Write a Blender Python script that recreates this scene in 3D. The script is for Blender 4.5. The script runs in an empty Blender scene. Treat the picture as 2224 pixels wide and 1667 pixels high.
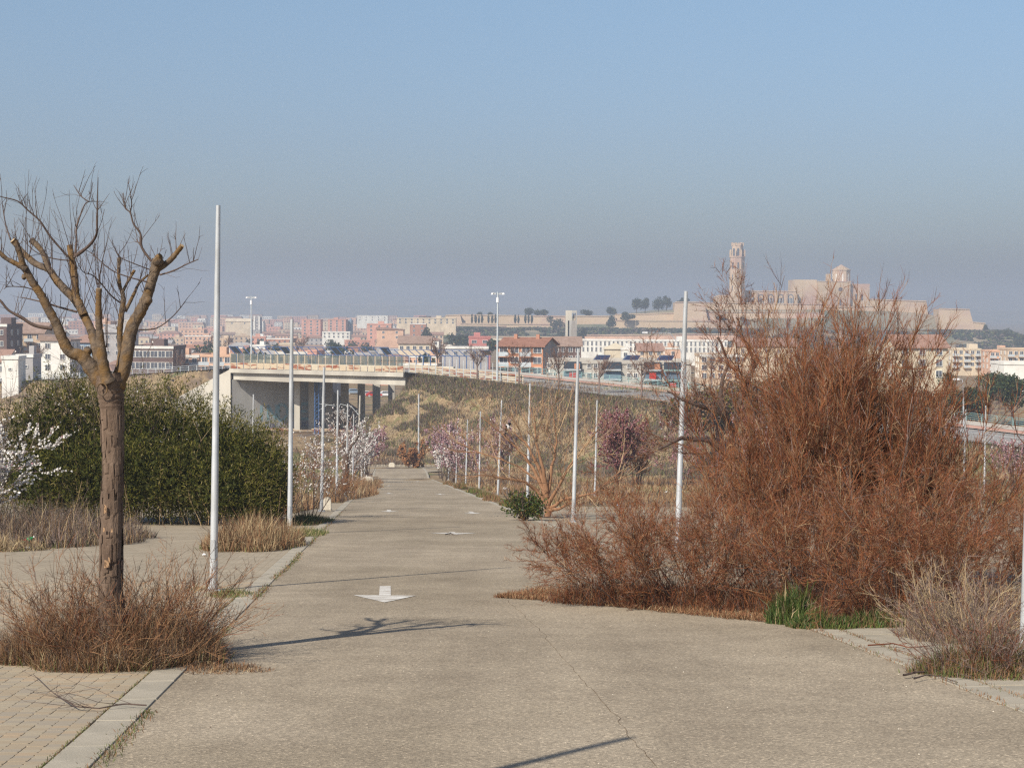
import bpy, math, random
import numpy as np
from mathutils import Matrix, Vector

S = bpy.context.scene
COL = S.collection
# ------------------------------------------------------------------ camera
F = 3500.0; CX, CY = 1112.0, 833.5; CAMZ = 1.8
PITCH = math.atan(165.5 / F); ROLL = math.radians(0.35)
fw = Vector((0, math.cos(PITCH), -math.sin(PITCH)))
up0 = Vector((0, math.sin(PITCH), math.cos(PITCH))); r0 = Vector((1, 0, 0))
UPV = up0 * math.cos(ROLL) - r0 * math.sin(ROLL)
RV = r0 * math.cos(ROLL) + up0 * math.sin(ROLL)
cam = bpy.data.objects.new("camera", bpy.data.cameras.new("camera"))
COL.objects.link(cam)
m = Matrix.Identity(4)
for i in range(3):
    m[i][0], m[i][1], m[i][2] = RV[i], UPV[i], -fw[i]
m[2][3] = CAMZ
cam.matrix_world = m
cam.data.sensor_width = 36; cam.data.lens = F / 2224 * 36
cam.data.clip_start = 0.1; cam.data.clip_end = 30000
S.camera = cam
# ------------------------------------------------------------------ world, sun, exposure
SUN_EL = math.radians(41)
sun_to = Vector((-0.60 * math.cos(SUN_EL), -0.80 * math.cos(SUN_EL), math.sin(SUN_EL))).normalized()
W = bpy.data.worlds.new("World"); S.world = W; W.use_nodes = True
nt = W.node_tree; bg = nt.nodes['Background']
sky = nt.nodes.new('ShaderNodeTexSky'); sky.sky_type = 'NISHITA'; sky.sun_disc = False
sky.sun_elevation = SUN_EL; sky.sun_rotation = math.atan2(sun_to.x, sun_to.y) % (2 * math.pi)
sky.air_density = 1.0; sky.dust_density = 2.2; sky.ozone_density = 2.0; sky.altitude = 150
# the dull lilac band of dirty air low over the horizon, all the way round
tc = nt.nodes.new('ShaderNodeTexCoord'); sp = nt.nodes.new('ShaderNodeSeparateXYZ')
ramp = nt.nodes.new('ShaderNodeValToRGB'); mul = nt.nodes.new('ShaderNodeMix')
mul.data_type = 'RGBA'; mul.blend_type = 'MULTIPLY'; mul.inputs[0].default_value = 1.0
nt.links.new(tc.outputs['Generated'], sp.inputs[0]); nt.links.new(sp.outputs[2], ramp.inputs[0])
nt.links.new(sky.outputs[0], mul.inputs[6]); nt.links.new(ramp.outputs[0], mul.inputs[7])
nt.links.new(mul.outputs[2], bg.inputs[0])
SKYRAMP = [(0.0, (.50, .56, .64)), (0.042, (.87, .93, 1.06)), (0.10, (.93, .98, 1.09)), (0.19, (1.08, 1.16, 1.19)), (0.30, (1.02, 1.10, 1.15)), (0.55, (.74, .82, .92)), (1.0, (.58, .66, .78))]
cr = ramp.color_ramp
cr.elements[0].position = SKYRAMP[0][0]; cr.elements[0].color = (*SKYRAMP[0][1], 1)
cr.elements[1].position = SKYRAMP[-1][0]; cr.elements[1].color = (*SKYRAMP[-1][1], 1)
for p_, c_ in SKYRAMP[1:-1]:
    e = cr.elements.new(p_); e.color = (*c_, 1)
bg.inputs[1].default_value = 0.09
sl = bpy.data.lights.new("sun", 'SUN'); sl.energy = 4.85; sl.angle = math.radians(0.53); sl.color = (1.0, 0.92, 0.80)
so = bpy.data.objects.new("sun", sl); COL.objects.link(so)
so.rotation_euler = sun_to.to_track_quat('Z', 'Y').to_euler(); so.location = (-40, -60, 80)
S.view_settings.view_transform = 'Standard'; S.view_settings.look = 'None'
S.view_settings.exposure = 0.30; S.view_settings.gamma = 1; S.view_settings.use_curve_mapping = False
S.cycles.volume_bounces = 1; S.cycles.max_bounces = 6
S.cycles.use_denoising = False; S.cycles.filter_width = 1.3
HAZE = 0.00043
# ------------------------------------------------------------------ helpers
rng = np.random.default_rng(7); rnd = random.Random(7)
SL = 0.0971                                        # the car park falls away from the camera
def ray(px, py):
    return (fw + RV * ((px - CX) / F) - UPV * ((py - CY) / F))
def P(px, py, D):                                   # photo pixel at distance D -> world point
    d = ray(px, py); k = D / d.y
    return Vector((d.x * k, D, CAMZ + d.z * k))
def G(px, D):                                       # point on the car park plane under that column
    p = P(px, 1000, D); return Vector((p.x, D, -SL * D))
def gp(px, py):                                     # pixel on the car park plane
    d = ray(px, py); k = -CAMZ / (d.z + SL * d.y)
    return Vector((d.x * k, d.y * k, CAMZ + d.z * k))
RD = -0.0763
def RW(u, y, h=0.0): return Vector((u + RD * y, y, -SL * y + h))

def nz(x, y, s=1.0, seed=0):                         # cheap smooth value noise, vectorised
    x = np.asarray(x, float) / s; y = np.asarray(y, float) / s
    xi = np.floor(x).astype(np.int64); yi = np.floor(y).astype(np.int64); fx = x - xi; fy = y - yi
    fx = fx * fx * (3 - 2 * fx); fy = fy * fy * (3 - 2 * fy)
    def h(a, b):
        n = (a * 374761393 + b * 668265263 + seed * 982451653) & 0x7fffffff
        n = ((n ^ (n >> 13)) * 1274126177) & 0x7fffffff
        return ((n ^ (n >> 16)) & 0xffff) / 65535.0
    return (h(xi, yi) * (1 - fx) + h(xi + 1, yi) * fx) * (1 - fy) + (h(xi, yi + 1) * (1 - fx) + h(xi + 1, yi + 1) * fx) * fy

# ---- materials
def mat(name, c, c2=None, scale=5.0, rough=.85, bump=0.0, bscale=None, metal=0.0, detail=6, stretch=None, spec=.3, c3=None, scale3=1.0, lo=.35, hi=.65):
    mt = bpy.data.materials.new(name); mt.use_nodes = True
    n = mt.node_tree; b = n.nodes['Principled BSDF']
    b.inputs['Roughness'].default_value = rough; b.inputs['Metallic'].default_value = metal
    b.inputs['Specular IOR Level'].default_value = spec
    b.inputs['Base Color'].default_value = (*c, 1)
    if c2 is None and not bump: return mt
    t = n.nodes.new('ShaderNodeTexCoord'); mp = n.nodes.new('ShaderNodeMapping')
    if stretch: mp.inputs['Scale'].default_value = stretch
    n.links.new(t.outputs['Object'], mp.inputs[0])
    def noise(s, d=detail):
        q = n.nodes.new('ShaderNodeTexNoise'); q.inputs['Scale'].default_value = s; q.inputs['Detail'].default_value = d
        q.inputs['Roughness'].default_value = .6
        n.links.new(mp.outputs[0], q.inputs['Vector']); return q
    if c2 is not None:
        q = noise(scale); r = n.nodes.new('ShaderNodeValToRGB')
        r.color_ramp.elements[0].position = lo; r.color_ramp.elements[1].position = hi
        r.color_ramp.elements[0].color = (*c, 1); r.color_ramp.elements[1].color = (*c2, 1)
        n.links.new(q.outputs[0], r.inputs[0]); out = r.outputs[0]
        if c3 is not None:
            q3 = noise(scale3, 3); r3 = n.nodes.new('ShaderNodeValToRGB')
            r3.color_ramp.elements[0].position = .45; r3.color_ramp.elements[1].position = .62
            n.links.new(q3.outputs[0], r3.inputs[0])
            mx = n.nodes.new('ShaderNodeMix'); mx.data_type = 'RGBA'
            n.links.new(r3.outputs[0], mx.inputs[0]); n.links.new(out, mx.inputs[6]); mx.inputs[7].default_value = (*c3, 1)
            out = mx.outputs[2]
        n.links.new(out, b.inputs['Base Color'])
    if bump:
        q = noise(bscale or scale * 3, 8); bp = n.nodes.new('ShaderNodeBump')
        bp.inputs['Strength'].default_value = bump; bp.inputs['Distance'].default_value = .02
        n.links.new(q.outputs[0], bp.inputs['Height']); n.links.new(bp.outputs[0], b.inputs['Normal'])
    return mt
M = {}
def defmat(k, *a, **kw): M[k] = mat(k, *a, **kw)
defmat('galv', (.56, .58, .59), (.68, .70, .71), 9, .40, .03, metal=.4, spec=.5, stretch=(1, 1, .25), c3=(.44, .44, .43), scale3=3)
defmat('galv_dull', (.42, .44, .45), (.52, .53, .53), 4, .6, metal=.3)
defmat('concrete', (.42, .39, .33), (.52, .48, .41), 1.6, .9, .25, 20, c3=(.36, .33, .28), scale3=.5)
defmat('concrete_far', (.50, .47, .40), (.60, .56, .48), .35, .9, c3=(.40, .37, .32), scale3=.12, stretch=(1, 1, .4))
defmat('concrete_grey', (.42, .415, .39), (.52, .51, .48), .4, .9, c3=(.30, .28, .26), scale3=.2, stretch=(1.4, 1.4, .25))
defmat('kerb', (.345, .305, .235), (.425, .38, .30), 3, .9, .3, 60, c3=(.31, .28, .22), scale3=1.2)
defmat('stone_pale', (.55, .50, .40), (.66, .60, .50), 3, .9, .3, 30)
defmat('bark', (.085, .055, .038), (.20, .14, .10), 9, .95, 1.0, 26, stretch=(1, 1, .3), c3=(.13, .095, .07), scale3=2)
defmat('limb', (.07, .053, .042), (.185, .135, .09), 16, .9, .7, 30, c3=(.17, .10, .04), scale3=7)
defmat('cut_wood', (.42, .30, .17), (.50, .38, .24), 20, .9)
defmat('peeled_bark', (.14, .085, .05), (.40, .25, .14), 38, .9, lo=.42, hi=.55)
defmat('peeled', (.38, .22, .11), (.52, .34, .19), 20, .9)
defmat('twig_dark', (.07, .05, .045), (.13, .09, .07), 3)
defmat('twig_red', (.125, .040, .018), (.20, .064, .028), 2)
defmat('twig_rust', (.18, .066, .024), (.26, .10, .036), 2)
defmat('twig_grey', (.17, .12, .10), (.26, .19, .16), 2)
defmat('twig_tan', (.36, .24, .13), (.46, .34, .20), 2)
defmat('twig_orange', (.22, .115, .06), (.31, .17, .095), 5)
defmat('straw', (.34, .25, .14), (.45, .35, .20), 1)
defmat('straw_dark', (.15, .088, .045), (.23, .14, .075), 1)
defmat('straw_rust', (.20, .10, .05), (.29, .16, .08), 1)
defmat('bank_straw', (.33, .25, .14), (.44, .35, .21), .5)
defmat('scrub', (.105, .082, .07), (.165, .13, .105), .5)
defmat('grass', (.065, .090, .020), (.11, .135, .032), 1)
defmat('grass_dull', (.11, .13, .045), (.17, .17, .06), 1)
defmat('leaf_dark', (.028, .034, .006), (.052, .058, .010), 2, .7, spec=.15)
defmat('leaf_olive', (.078, .076, .010), (.125, .115, .017), 2, .7, spec=.15)
defmat('leaf_yellow', (.16, .135, .045), (.22, .17, .06), 2, .6)
defmat('leaf_green', (.035, .065, .016), (.06, .10, .024), 2, .5)
defmat('pine', (.022, .042, .020), (.045, .070, .030), .8)
defmat('pine_far', (.025, .045, .030), (.045, .065, .040), .2)
defmat('petal_white', (.64, .61, .57), (.76, .73, .69), 5, .7)
defmat('petal_pink', (.36, .20, .23), (.47, .30, .33), 5, .7)
defmat('petal_magenta', (.22, .09, .095), (.32, .16, .16), 5, .7)
defmat('petal_deep', (.18, .055, .055), (.26, .095, .09), 5, .7)
defmat('orange_leaf', (.34, .15, .06), (.42, .21, .09), 3)
defmat('rust', (.27, .09, .05), (.54, .44, .31), .9, .9, stretch=(.35, .35, 2.2), lo=.44, hi=.50)
defmat('cream_panel', (.52, .45, .33), (.58, .51, .39), 1)
defmat('blue_steel', (.05, .11, .26), (.08, .16, .34), 1, .5)
defmat('teal_rail', (.20, .33, .33), (.26, .40, .39), 1, .6)
defmat('pale_rail', (.45, .50, .52), (.55, .58, .60), 1, .6)
defmat('white_paint', (.70, .70, .66), (.80, .80, .77), 2, .7)
defmat('black', (.015, .015, .018), rough=.4)
defmat('white', (.80, .80, .80), rough=.5)
defmat('plastic_green', (.02, .28, .10), rough=.25)
defmat('plastic_red', (.5, .05, .04), rough=.3)
defmat('glassy', (.05, .065, .085), rough=.15, spec=.6)
defmat('window', (.07, .08, .10), (.14, .15, .18), .3, .3, spec=.5)
defmat('tarmac_far', (.26, .25, .23), (.32, .30, .28), .3)
defmat('cycle_pink', (.48, .27, .20), (.55, .33, .25), .4)
defmat('pavement_far', (.44, .40, .34), (.52, .47, .40), .3)
defmat('stone_gold', (.45, .33, .21), (.58, .435, .29), .06, .9, c3=(.44, .31, .23), scale3=.03, stretch=(1, 1, 1.6))
defmat('stone_rose', (.52, .39, .26), (.63, .48, .335), .10, .9, c3=(.47, .31, .24), scale3=.05)
defmat('slope_green', (.10, .12, .075), (.19, .18, .11), .05, .95, c3=(.34, .27, .18), scale3=.018, detail=8)
defmat('solar', (.03, .045, .11), rough=.25, spec=.6)
for k, c in dict(wall_cream=(.66, .55, .40), wall_white=(.78, .75, .69), wall_sand=(.58, .44, .31), wall_peach=(.66, .42, .29),
                 wall_pink=(.62, .33, .25), wall_brick=(.42, .22, .15), wall_grey=(.40, .38, .37), wall_brown=(.15, .10, .09),
                 wall_orange=(.52, .25, .15), wall_rose=(.50, .20, .18), wall_blue=(.25, .33, .42), wall_yellow=(.62, .54, .40)).items():
    defmat(k, c, tuple(min(.85, v * 1.14) for v in c), .35, .9, c3=tuple(v * .85 for v in c), scale3=.15)
defmat('roof_red', (.25, .12, .08), (.33, .17, .12), .9, .9)
defmat('wall_flats', (.44, .41, .36), (.52, .48, .42), .3, .9)
defmat('blue_bay', (.10, .15, .20), (.16, .22, .28), .5, .4)
defmat('roof_tile', (.27, .16, .12), (.37, .23, .175), .9, .9, stretch=(1, 3, 1))
defmat('roof_brown', (.25, .17, .13), (.34, .24, .19), .8, .9)
defmat('roof_grey', (.30, .28, .27), (.42, .40, .38), .4, .9)
defmat('soil', (.10, .07, .04), (.16, .11, .07), 30, .95)

def road_mat():
    mt = bpy.data.materials.new('worn_asphalt'); mt.use_nodes = True; n = mt.node_tree; b = n.nodes['Principled BSDF']
    b.inputs['Roughness'].default_value = .93; b.inputs['Specular IOR Level'].default_value = .15
    t = n.nodes.new('ShaderNodeTexCoord')
    def noise(s, d=4, r=.6):
        q = n.nodes.new('ShaderNodeTexNoise'); q.inputs['Scale'].default_value = s; q.inputs['Detail'].default_value = d
        q.inputs['Roughness'].default_value = r; n.links.new(t.outputs['Object'], q.inputs['Vector']); return q
    def rp(src, stops):
        r = n.nodes.new('ShaderNodeValToRGB'); e = r.color_ramp.elements
        e[0].position = stops[0][0]; e[0].color = (*stops[0][1], 1); e[1].position = stops[-1][0]; e[1].color = (*stops[-1][1], 1)
        for p_, c_ in stops[1:-1]: k = e.new(p_); k.color = (*c_, 1)
        n.links.new(src, r.inputs[0]); return r.outputs[0]
    def mixc(f, a, bb, typ='MIX', fac=None):
        x = n.nodes.new('ShaderNodeMix'); x.data_type = 'RGBA'; x.blend_type = typ
        if fac is not None: x.inputs[0].default_value = fac
        else: n.links.new(f, x.inputs[0])
        n.links.new(a, x.inputs[6])
        if isinstance(bb, tuple): x.inputs[7].default_value = (*bb, 1)
        else: n.links.new(bb, x.inputs[7])
        return x.outputs[2]
    base = rp(noise(.35, 5).outputs[0], [(.3, (.305, .256, .192)), (.5, (.348, .294, .222)), (.7, (.380, .323, .246))])
    v = n.nodes.new('ShaderNodeTexVoronoi'); v.inputs['Scale'].default_value = 75; n.links.new(t.outputs['Object'], v.inputs['Vector'])
    sep = n.nodes.new('ShaderNodeSeparateColor'); n.links.new(v.outputs['Color'], sep.inputs[0])
    chips = rp(sep.outputs[0], [(0, (.62, .61, .60)), (.35, (.86, .86, .86)), (.8, (1.08, 1.06, 1.03)), (.93, (1.25, 1.23, 1.2)), (1, (1.75, 1.72, 1.68))])
    c = mixc(None, base, chips, 'MULTIPLY', 1.0)
    st = rp(noise(1.3, 6, .7).outputs[0], [(.3, (.84, .83, .82)), (.6, (1.05, 1.05, 1.04))])
    c = mixc(None, c, st, 'MULTIPLY', 1.0)
    mp = n.nodes.new('ShaderNodeMapping'); mp.inputs['Scale'].default_value = (1.1, .07, 1); mp.inputs['Rotation'].default_value = (0, 0, RD); n.links.new(t.outputs['Object'], mp.inputs[0])
    ln_ = noise(1.0, 4); n.links.new(mp.outputs[0], ln_.inputs['Vector']); c = mixc(None, c, rp(ln_.outputs[0], [(.35, (.91, .905, .90)), (.6, (1.04, 1.04, 1.035))]), 'MULTIPLY', 1.0)
    bl = rp(noise(.12, 3).outputs[0], [(.42, (.90, .895, .88)), (.5, (1.02, 1.02, 1.02))]); c = mixc(None, c, bl, 'MULTIPLY', 1.0)
    n.links.new(c, b.inputs['Base Color'])
    bp = n.nodes.new('ShaderNodeBump'); bp.inputs['Strength'].default_value = .5; bp.inputs['Distance'].default_value = .006
    n.links.new(v.outputs['Distance'], bp.inputs['Height']); n.links.new(bp.outputs[0], b.inputs['Normal'])
    return mt
M['road'] = road_mat()
def ground_mat():
    mt = bpy.data.materials.new('dry_ground'); mt.use_nodes = True; n = mt.node_tree; b = n.nodes['Principled BSDF']
    b.inputs['Roughness'].default_value = .97; b.inputs['Specular IOR Level'].default_value = .1
    t = n.nodes.new('ShaderNodeTexCoord')
    def noise(s, d=5):
        q = n.nodes.new('ShaderNodeTexNoise'); q.inputs['Scale'].default_value = s; q.inputs['Detail'].default_value = d
        q.inputs['Roughness'].default_value = .65; n.links.new(t.outputs['Object'], q.inputs['Vector']); return q.outputs[0]
    def mixc(f, a, c):
        x = n.nodes.new('ShaderNodeMix'); x.data_type = 'RGBA'; n.links.new(f, x.inputs[0]); n.links.new(a, x.inputs[6])
        x.inputs[7].default_value = (*c, 1); return x.outputs[2]
    def step(src, lo, hi):
        r = n.nodes.new('ShaderNodeMapRange'); r.inputs[1].default_value = lo; r.inputs[2].default_value = hi
        n.links.new(src, r.inputs[0]); return r.outputs[0]
    r = n.nodes.new('ShaderNodeValToRGB'); e = r.color_ramp.elements
    e[0].position = .35; e[0].color = (.19, .13, .075, 1); e[1].position = .65; e[1].color = (.36, .27, .16, 1)
    n.links.new(noise(.6), r.inputs[0])
    c = mixc(step(noise(.13), .50, .62), r.outputs[0], (.13, .10, .08))
    c = mixc(step(noise(.21), .56, .68), c, (.12, .14, .05))
    n.links.new(c, b.inputs['Base Color']); return mt
M['ground'] = ground_mat()
def paver_mat(name, hue, pat):
    mt = bpy.data.materials.new(name); mt.use_nodes = True; n = mt.node_tree; b = n.nodes['Principled BSDF']
    b.inputs['Roughness'].default_value = .93; b.inputs['Specular IOR Level'].default_value = .15
    t = n.nodes.new('ShaderNodeTexCoord'); q = n.nodes.new('ShaderNodeTexNoise'); q.inputs['Scale'].default_value = 1.3; q.inputs['Detail'].default_value = 8
    q.inputs['Roughness'].default_value = .7
    n.links.new(t.outputs['Object'], q.inputs['Vector']); r = n.nodes.new('ShaderNodeValToRGB'); e = r.color_ramp.elements
    e[0].position = .35; e[0].color = (*[v * .86 for v in hue], 1); e[1].position = .65; e[1].color = (*[v * 1.12 for v in hue], 1)
    n.links.new(q.outputs[0], r.inputs[0]); out = r.outputs[0]
    if pat:
        br = n.nodes.new('ShaderNodeTexBrick'); br.inputs['Scale'].default_value = 1.0
        br.inputs['Brick Width'].default_value = .12; br.inputs['Row Height'].default_value = .10; br.inputs['Mortar Size'].default_value = .006
        br.offset = .0; br.inputs['Color1'].default_value = (1, 1, 1, 1); br.inputs['Color2'].default_value = (.88, .87, .86, 1); br.inputs['Mortar'].default_value = (.72, .68, .62, 1)
        mp = n.nodes.new('ShaderNodeMapping'); mp.inputs['Rotation'].default_value = (0, 0, RD)
        n.links.new(t.outputs['Object'], mp.inputs[0]); n.links.new(mp.outputs[0], br.inputs['Vector'])
        x = n.nodes.new('ShaderNodeMix'); x.data_type = 'RGBA'; x.blend_type = 'MULTIPLY'; x.inputs[0].default_value = 1
        n.links.new(out, x.inputs[6]); n.links.new(br.outputs[0], x.inputs[7]); out = x.outputs[2]
    n.links.new(out, b.inputs['Base Color']); return mt
M['paving'] = paver_mat('paving_blocks', (.37, .315, .235), True)
for i_, h_ in enumerate([(.37, .30, .21), (.385, .325, .235), (.345, .295, .225), (.40, .31, .21)]):
    M['paver%d' % i_] = paver_mat('paver_tone_%d' % i_, h_, False)
def glass_mat():
    mt = bpy.data.materials.new('screen_glass'); mt.use_nodes = True; n = mt.node_tree
    b = n.nodes['Principled BSDF']; b.inputs['Base Color'].default_value = (.20, .225, .21, 1); b.inputs['Roughness'].default_value = .2
    tr = n.nodes.new('ShaderNodeBsdfTransparent'); tr.inputs[0].default_value = (.80, .84, .82, 1)
    mx = n.nodes.new('ShaderNodeMixShader'); mx.inputs[0].default_value = .38
    n.links.new(tr.outputs[0], mx.inputs[1]); n.links.new(b.outputs[0], mx.inputs[2]); n.links.new(mx.outputs[0], n.nodes['Material Output'].inputs[0])
    return mt
M['screen_glass'] = glass_mat()

# ---- mesh building
class MB:
    def __init__(s): s.c = []; s.mats = []
    def mi(s, m_):
        if m_ not in s.mats: s.mats.append(m_)
        return s.mats.index(m_)
    def add(s, V, Fc, m_):
        V = np.asarray(V, float).reshape(-1, 3); Fc = np.asarray(Fc, np.int64)
        if len(Fc) == 0: return s
        if isinstance(m_, str): idx = np.full(len(Fc), s.mi(m_))
        else:
            names, arr = m_; lut = np.array([s.mi(a) for a in names]); idx = lut[arr]
        s.c.append((V, Fc, idx)); return s
    def box(s, x0, x1, y0, y1, z0, z1, m_):
        V = [(x, y, z) for z in (z0, z1) for y in (y0, y1) for x in (x0, x1)]
        return s.add(V, [(0, 2, 3, 1), (4, 5, 7, 6), (0, 1, 5, 4), (2, 6, 7, 3), (0, 4, 6, 2), (1, 3, 7, 5)], m_)
    def prism(s, poly, y0, y1, m_):                 # poly in (x,z), extruded along y
        k = len(poly); V = [(x, y0, z) for x, z in poly] + [(x, y1, z) for x, z in poly]
        s.add(V, [(i, (i + 1) % k, (i + 1) % k + k, i + k) for i in range(k)], m_)
        s.add(V, [tuple(range(k))], m_); s.add(V, [tuple(range(2 * k - 1, k - 1, -1))], m_); return s
    def vprism(s, poly, z0, z1, m_, top=1.0, c=None):  # poly in (x,y)
        k = len(poly)
        if c is None: c = (sum(p[0] for p in poly) / k, sum(p[1] for p in poly) / k)
        V = [(x, y, z0) for x, y in poly] + [(c[0] + (x - c[0]) * top, c[1] + (y - c[1]) * top, z1) for x, y in poly]
        s.add(V, [(i, (i + 1) % k, (i + 1) % k + k, i + k) for i in range(k)], m_)
        s.add(V, [tuple(range(2 * k - 1, k - 1, -1))[::-1]], m_); return s
    def tubes(s, Pth, R, m_, sides=3, caps=False):
        V, Fc = tubes(Pth, R, sides); n, k = np.asarray(Pth).shape[:2]
        if not isinstance(m_, str): m_ = (m_[0], np.repeat(m_[1], (k - 1) * sides))
        s.add(V, Fc, m_)
        if caps:
            for i in range(n):
                b = i * k * sides
                s.add(V[b + (k - 1) * sides:b + k * sides], [tuple(range(sides))], m_ if isinstance(m_, str) else m_[0][0])
        return s
    def build(s, name, parent=None, loc=None, smooth=False, link=True):
        V = np.concatenate([c[0] for c in s.c]) if s.c else np.zeros((0, 3))
        if loc is not None: V = V - np.asarray(loc)
        me = bpy.data.meshes.new(name)
        loops, starts, tot, mi = [], [], [], []; off = 0; ls = 0
        for v, f, i in s.c:
            m_, k = f.shape; loops.append((f + off).ravel()); starts.append(ls + np.arange(m_) * k); tot.append(np.full(m_, k)); mi.append(i)
            off += len(v); ls += m_ * k
        loops = np.concatenate(loops); starts = np.concatenate(starts); tot = np.concatenate(tot); mi = np.concatenate(mi)
        me.vertices.add(len(V)); me.vertices.foreach_set('co', V.astype(np.float32).ravel())
        me.loops.add(len(loops)); me.loops.foreach_set('vertex_index', loops.astype(np.int32))
        me.polygons.add(len(starts)); me.polygons.foreach_set('loop_start', starts.astype(np.int32)); me.polygons.foreach_set('loop_total', tot.astype(np.int32))
        me.polygons.foreach_set('material_index', mi.astype(np.int32))
        me.polygons.foreach_set('use_smooth', np.full(len(starts), smooth))
        for a in s.mats: me.materials.append(M[a])
        me.update(calc_edges=True)
        o = bpy.data.objects.new(name, me)
        if link: COL.objects.link(o)
        if parent is not None: o.parent = parent
        return o
def tubes(Pth, R, sides=3):
    Pth = np.asarray(Pth, float); R = np.asarray(R, float); n, k, _ = Pth.shape
    if R.ndim == 1: R = np.repeat(R[:, None], k, 1)
    T = np.empty_like(Pth); T[:, 1:-1] = Pth[:, 2:] - Pth[:, :-2]; T[:, 0] = Pth[:, 1] - Pth[:, 0]; T[:, -1] = Pth[:, -1] - Pth[:, -2]
    T /= np.linalg.norm(T, axis=2, keepdims=True) + 1e-9
    ref = np.zeros((n, 1, 3)); main = T.mean(1); ax = np.argmin(np.abs(main), 1); ref[np.arange(n), 0, ax] = 1
    A = np.cross(T, np.broadcast_to(ref, T.shape)); A /= np.linalg.norm(A, axis=2, keepdims=True) + 1e-9
    B = np.cross(T, A); ang = np.arange(sides) * 2 * np.pi / sides
    V = Pth[:, :, None] + R[:, :, None, None] * (A[:, :, None] * np.cos(ang)[None, None, :, None] + B[:, :, None] * np.sin(ang)[None, None, :, None])
    i = np.arange(n)[:, None, None] * k * sides; j = np.arange(k - 1)[None, :, None] * sides; a = np.arange(sides)[None, None, :]; a2 = (a + 1) % sides
    Fc = np.stack(np.broadcast_arrays(i + j + a, i + j + a2, i + j + sides + a2, i + j + sides + a), -1).reshape(-1, 4)
    return V.reshape(-1, 3), Fc
def ribbons(mb, Pth, w, m_, r=None):
    r = r or rng; n, k, _ = Pth.shape; T = unit(Pth[:, -1] - Pth[:, 0]); sd = unit(np.cross(T, r.normal(0, 1, (n, 3)))) * (np.broadcast_to(w, (n,)) / 2)[:, None]
    tp = np.linspace(1, .35, k)[None, :, None]; A = Pth - sd[:, None] * tp; B = Pth + sd[:, None] * tp
    V = np.stack([A, B], 2).reshape(-1, 3); i = np.arange(n)[:, None] * 2 * k; j = np.arange(k - 1)[None] * 2
    Fc = np.stack([i + j, i + j + 1, i + j + 3, i + j + 2], -1).reshape(-1, 4)
    mb.add(V, Fc, m_ if isinstance(m_, str) else (m_[0], np.repeat(m_[1], k - 1)))
def unit(v): return v / (np.linalg.norm(v, axis=-1, keepdims=True) + 1e-9)
def grow(st, dr, ln, k, pull=(0, 0, .3), wob=.15, r=None):
    r = r or rng; n = len(st); pts = np.empty((n, k, 3)); pts[:, 0] = st; d = unit(np.asarray(dr, float)); pull = np.asarray(pull, float)
    stp = (np.asarray(ln, float) / (k - 1))[:, None]
    for i in range(1, k):
        d = unit(d + pull * (1.0 / (k - 1)) + r.normal(0, wob, (n, 3))); pts[:, i] = pts[:, i - 1] + d * stp
    return pts
def kids(pth, ln, m_, t0=.25, t1=1.0, spread=.6, ratio=.5, r=None, jit=.4):
    r = r or rng; n, k, _ = pth.shape; idx = np.repeat(np.arange(n), m_); t = r.uniform(t0, t1, n * m_) * (k - 1)
    i = np.minimum(t.astype(int), k - 2); f = (t - i)[:, None]
    a = pth[idx, i]; b = pth[idx, i + 1]; st = a * (1 - f) + b * f
    d = unit(unit(b - a) + r.normal(0, spread, (n * m_, 3)))
    l = np.asarray(ln)[idx] * ratio * (1.15 - .5 * t / (k - 1)) * r.uniform(1 - jit, 1 + jit, n * m_)
    return st, d, l
def blades(C, h, w, lean=.4, r=None, droop=.2):
    """curved grass blades at points C (n,3)"""
    r = r or rng; n = len(C); h = np.broadcast_to(h, (n,)).astype(float); w = np.broadcast_to(w, (n,)).astype(float)
    a = r.uniform(0, 2 * np.pi, n); d = np.stack([np.cos(a), np.sin(a), np.zeros(n)], 1) * (np.abs(r.normal(0, lean, n)))[:, None] + np.array([0, 0, 1.]); d = unit(d)
    b = r.uniform(0, 2 * np.pi, n); sd = np.stack([np.cos(b), np.sin(b), np.zeros(n)], 1) * (w / 2)[:, None]
    mid = C + d * (h * .55)[:, None]; tip = C + d * h[:, None] + np.stack([d[:, 0], d[:, 1], -np.ones(n) * .5], 1) * (h * droop)[:, None]
    V = np.stack([C - sd, C + sd, mid + sd * .7, mid - sd * .7, tip], 1).reshape(-1, 3); o = np.arange(n)[:, None] * 5
    return V, o + np.array([[0, 1, 2, 3]]), o + np.array([[3, 2, 4]])
def add_blades(mb, C, h, w, names, probs, lean=.4, droop=.2, r=None):
    r = r or rng
    if len(C) == 0: return
    C = np.asarray(C); V, Q, T = blades(C, h, w, lean, r, droop); pick = r.choice(len(names), len(C), p=probs)
    if C[:, 1].mean() > 75:                          # far blades: one face each
        V = V.reshape(-1, 5, 3)[:, [0, 1, 4]].reshape(-1, 3); mb.add(V, np.arange(len(C))[:, None] * 3 + np.array([[0, 1, 2]]), (names, pick)); return
    mb.add(V, Q, (names, pick)); mb.add(V, T, (names, pick))
def leaves(mb, C, N, L, Wd, names, probs, r=None):
    """rhombic leaves at C pointing roughly along N"""
    r = r or rng; n = len(C); d = unit(N + r.normal(0, .55, (n, 3))); s = unit(np.cross(d, r.normal(0, 1, (n, 3)))); L = np.broadcast_to(L, (n,)) * r.uniform(.7, 1.3, n)
    a = C; b = C + d * (L * .5)[:, None] + s * (Wd / 2); c = C + d * L[:, None]; e = C + d * (L * .5)[:, None] - s * (Wd / 2)
    V = np.stack([a, b, c, e], 1).reshape(-1, 3); mb.add(V, np.arange(n)[:, None] * 4 + np.array([[0, 1, 2, 3]]), (names, r.choice(len(names), n, p=probs)))
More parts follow.
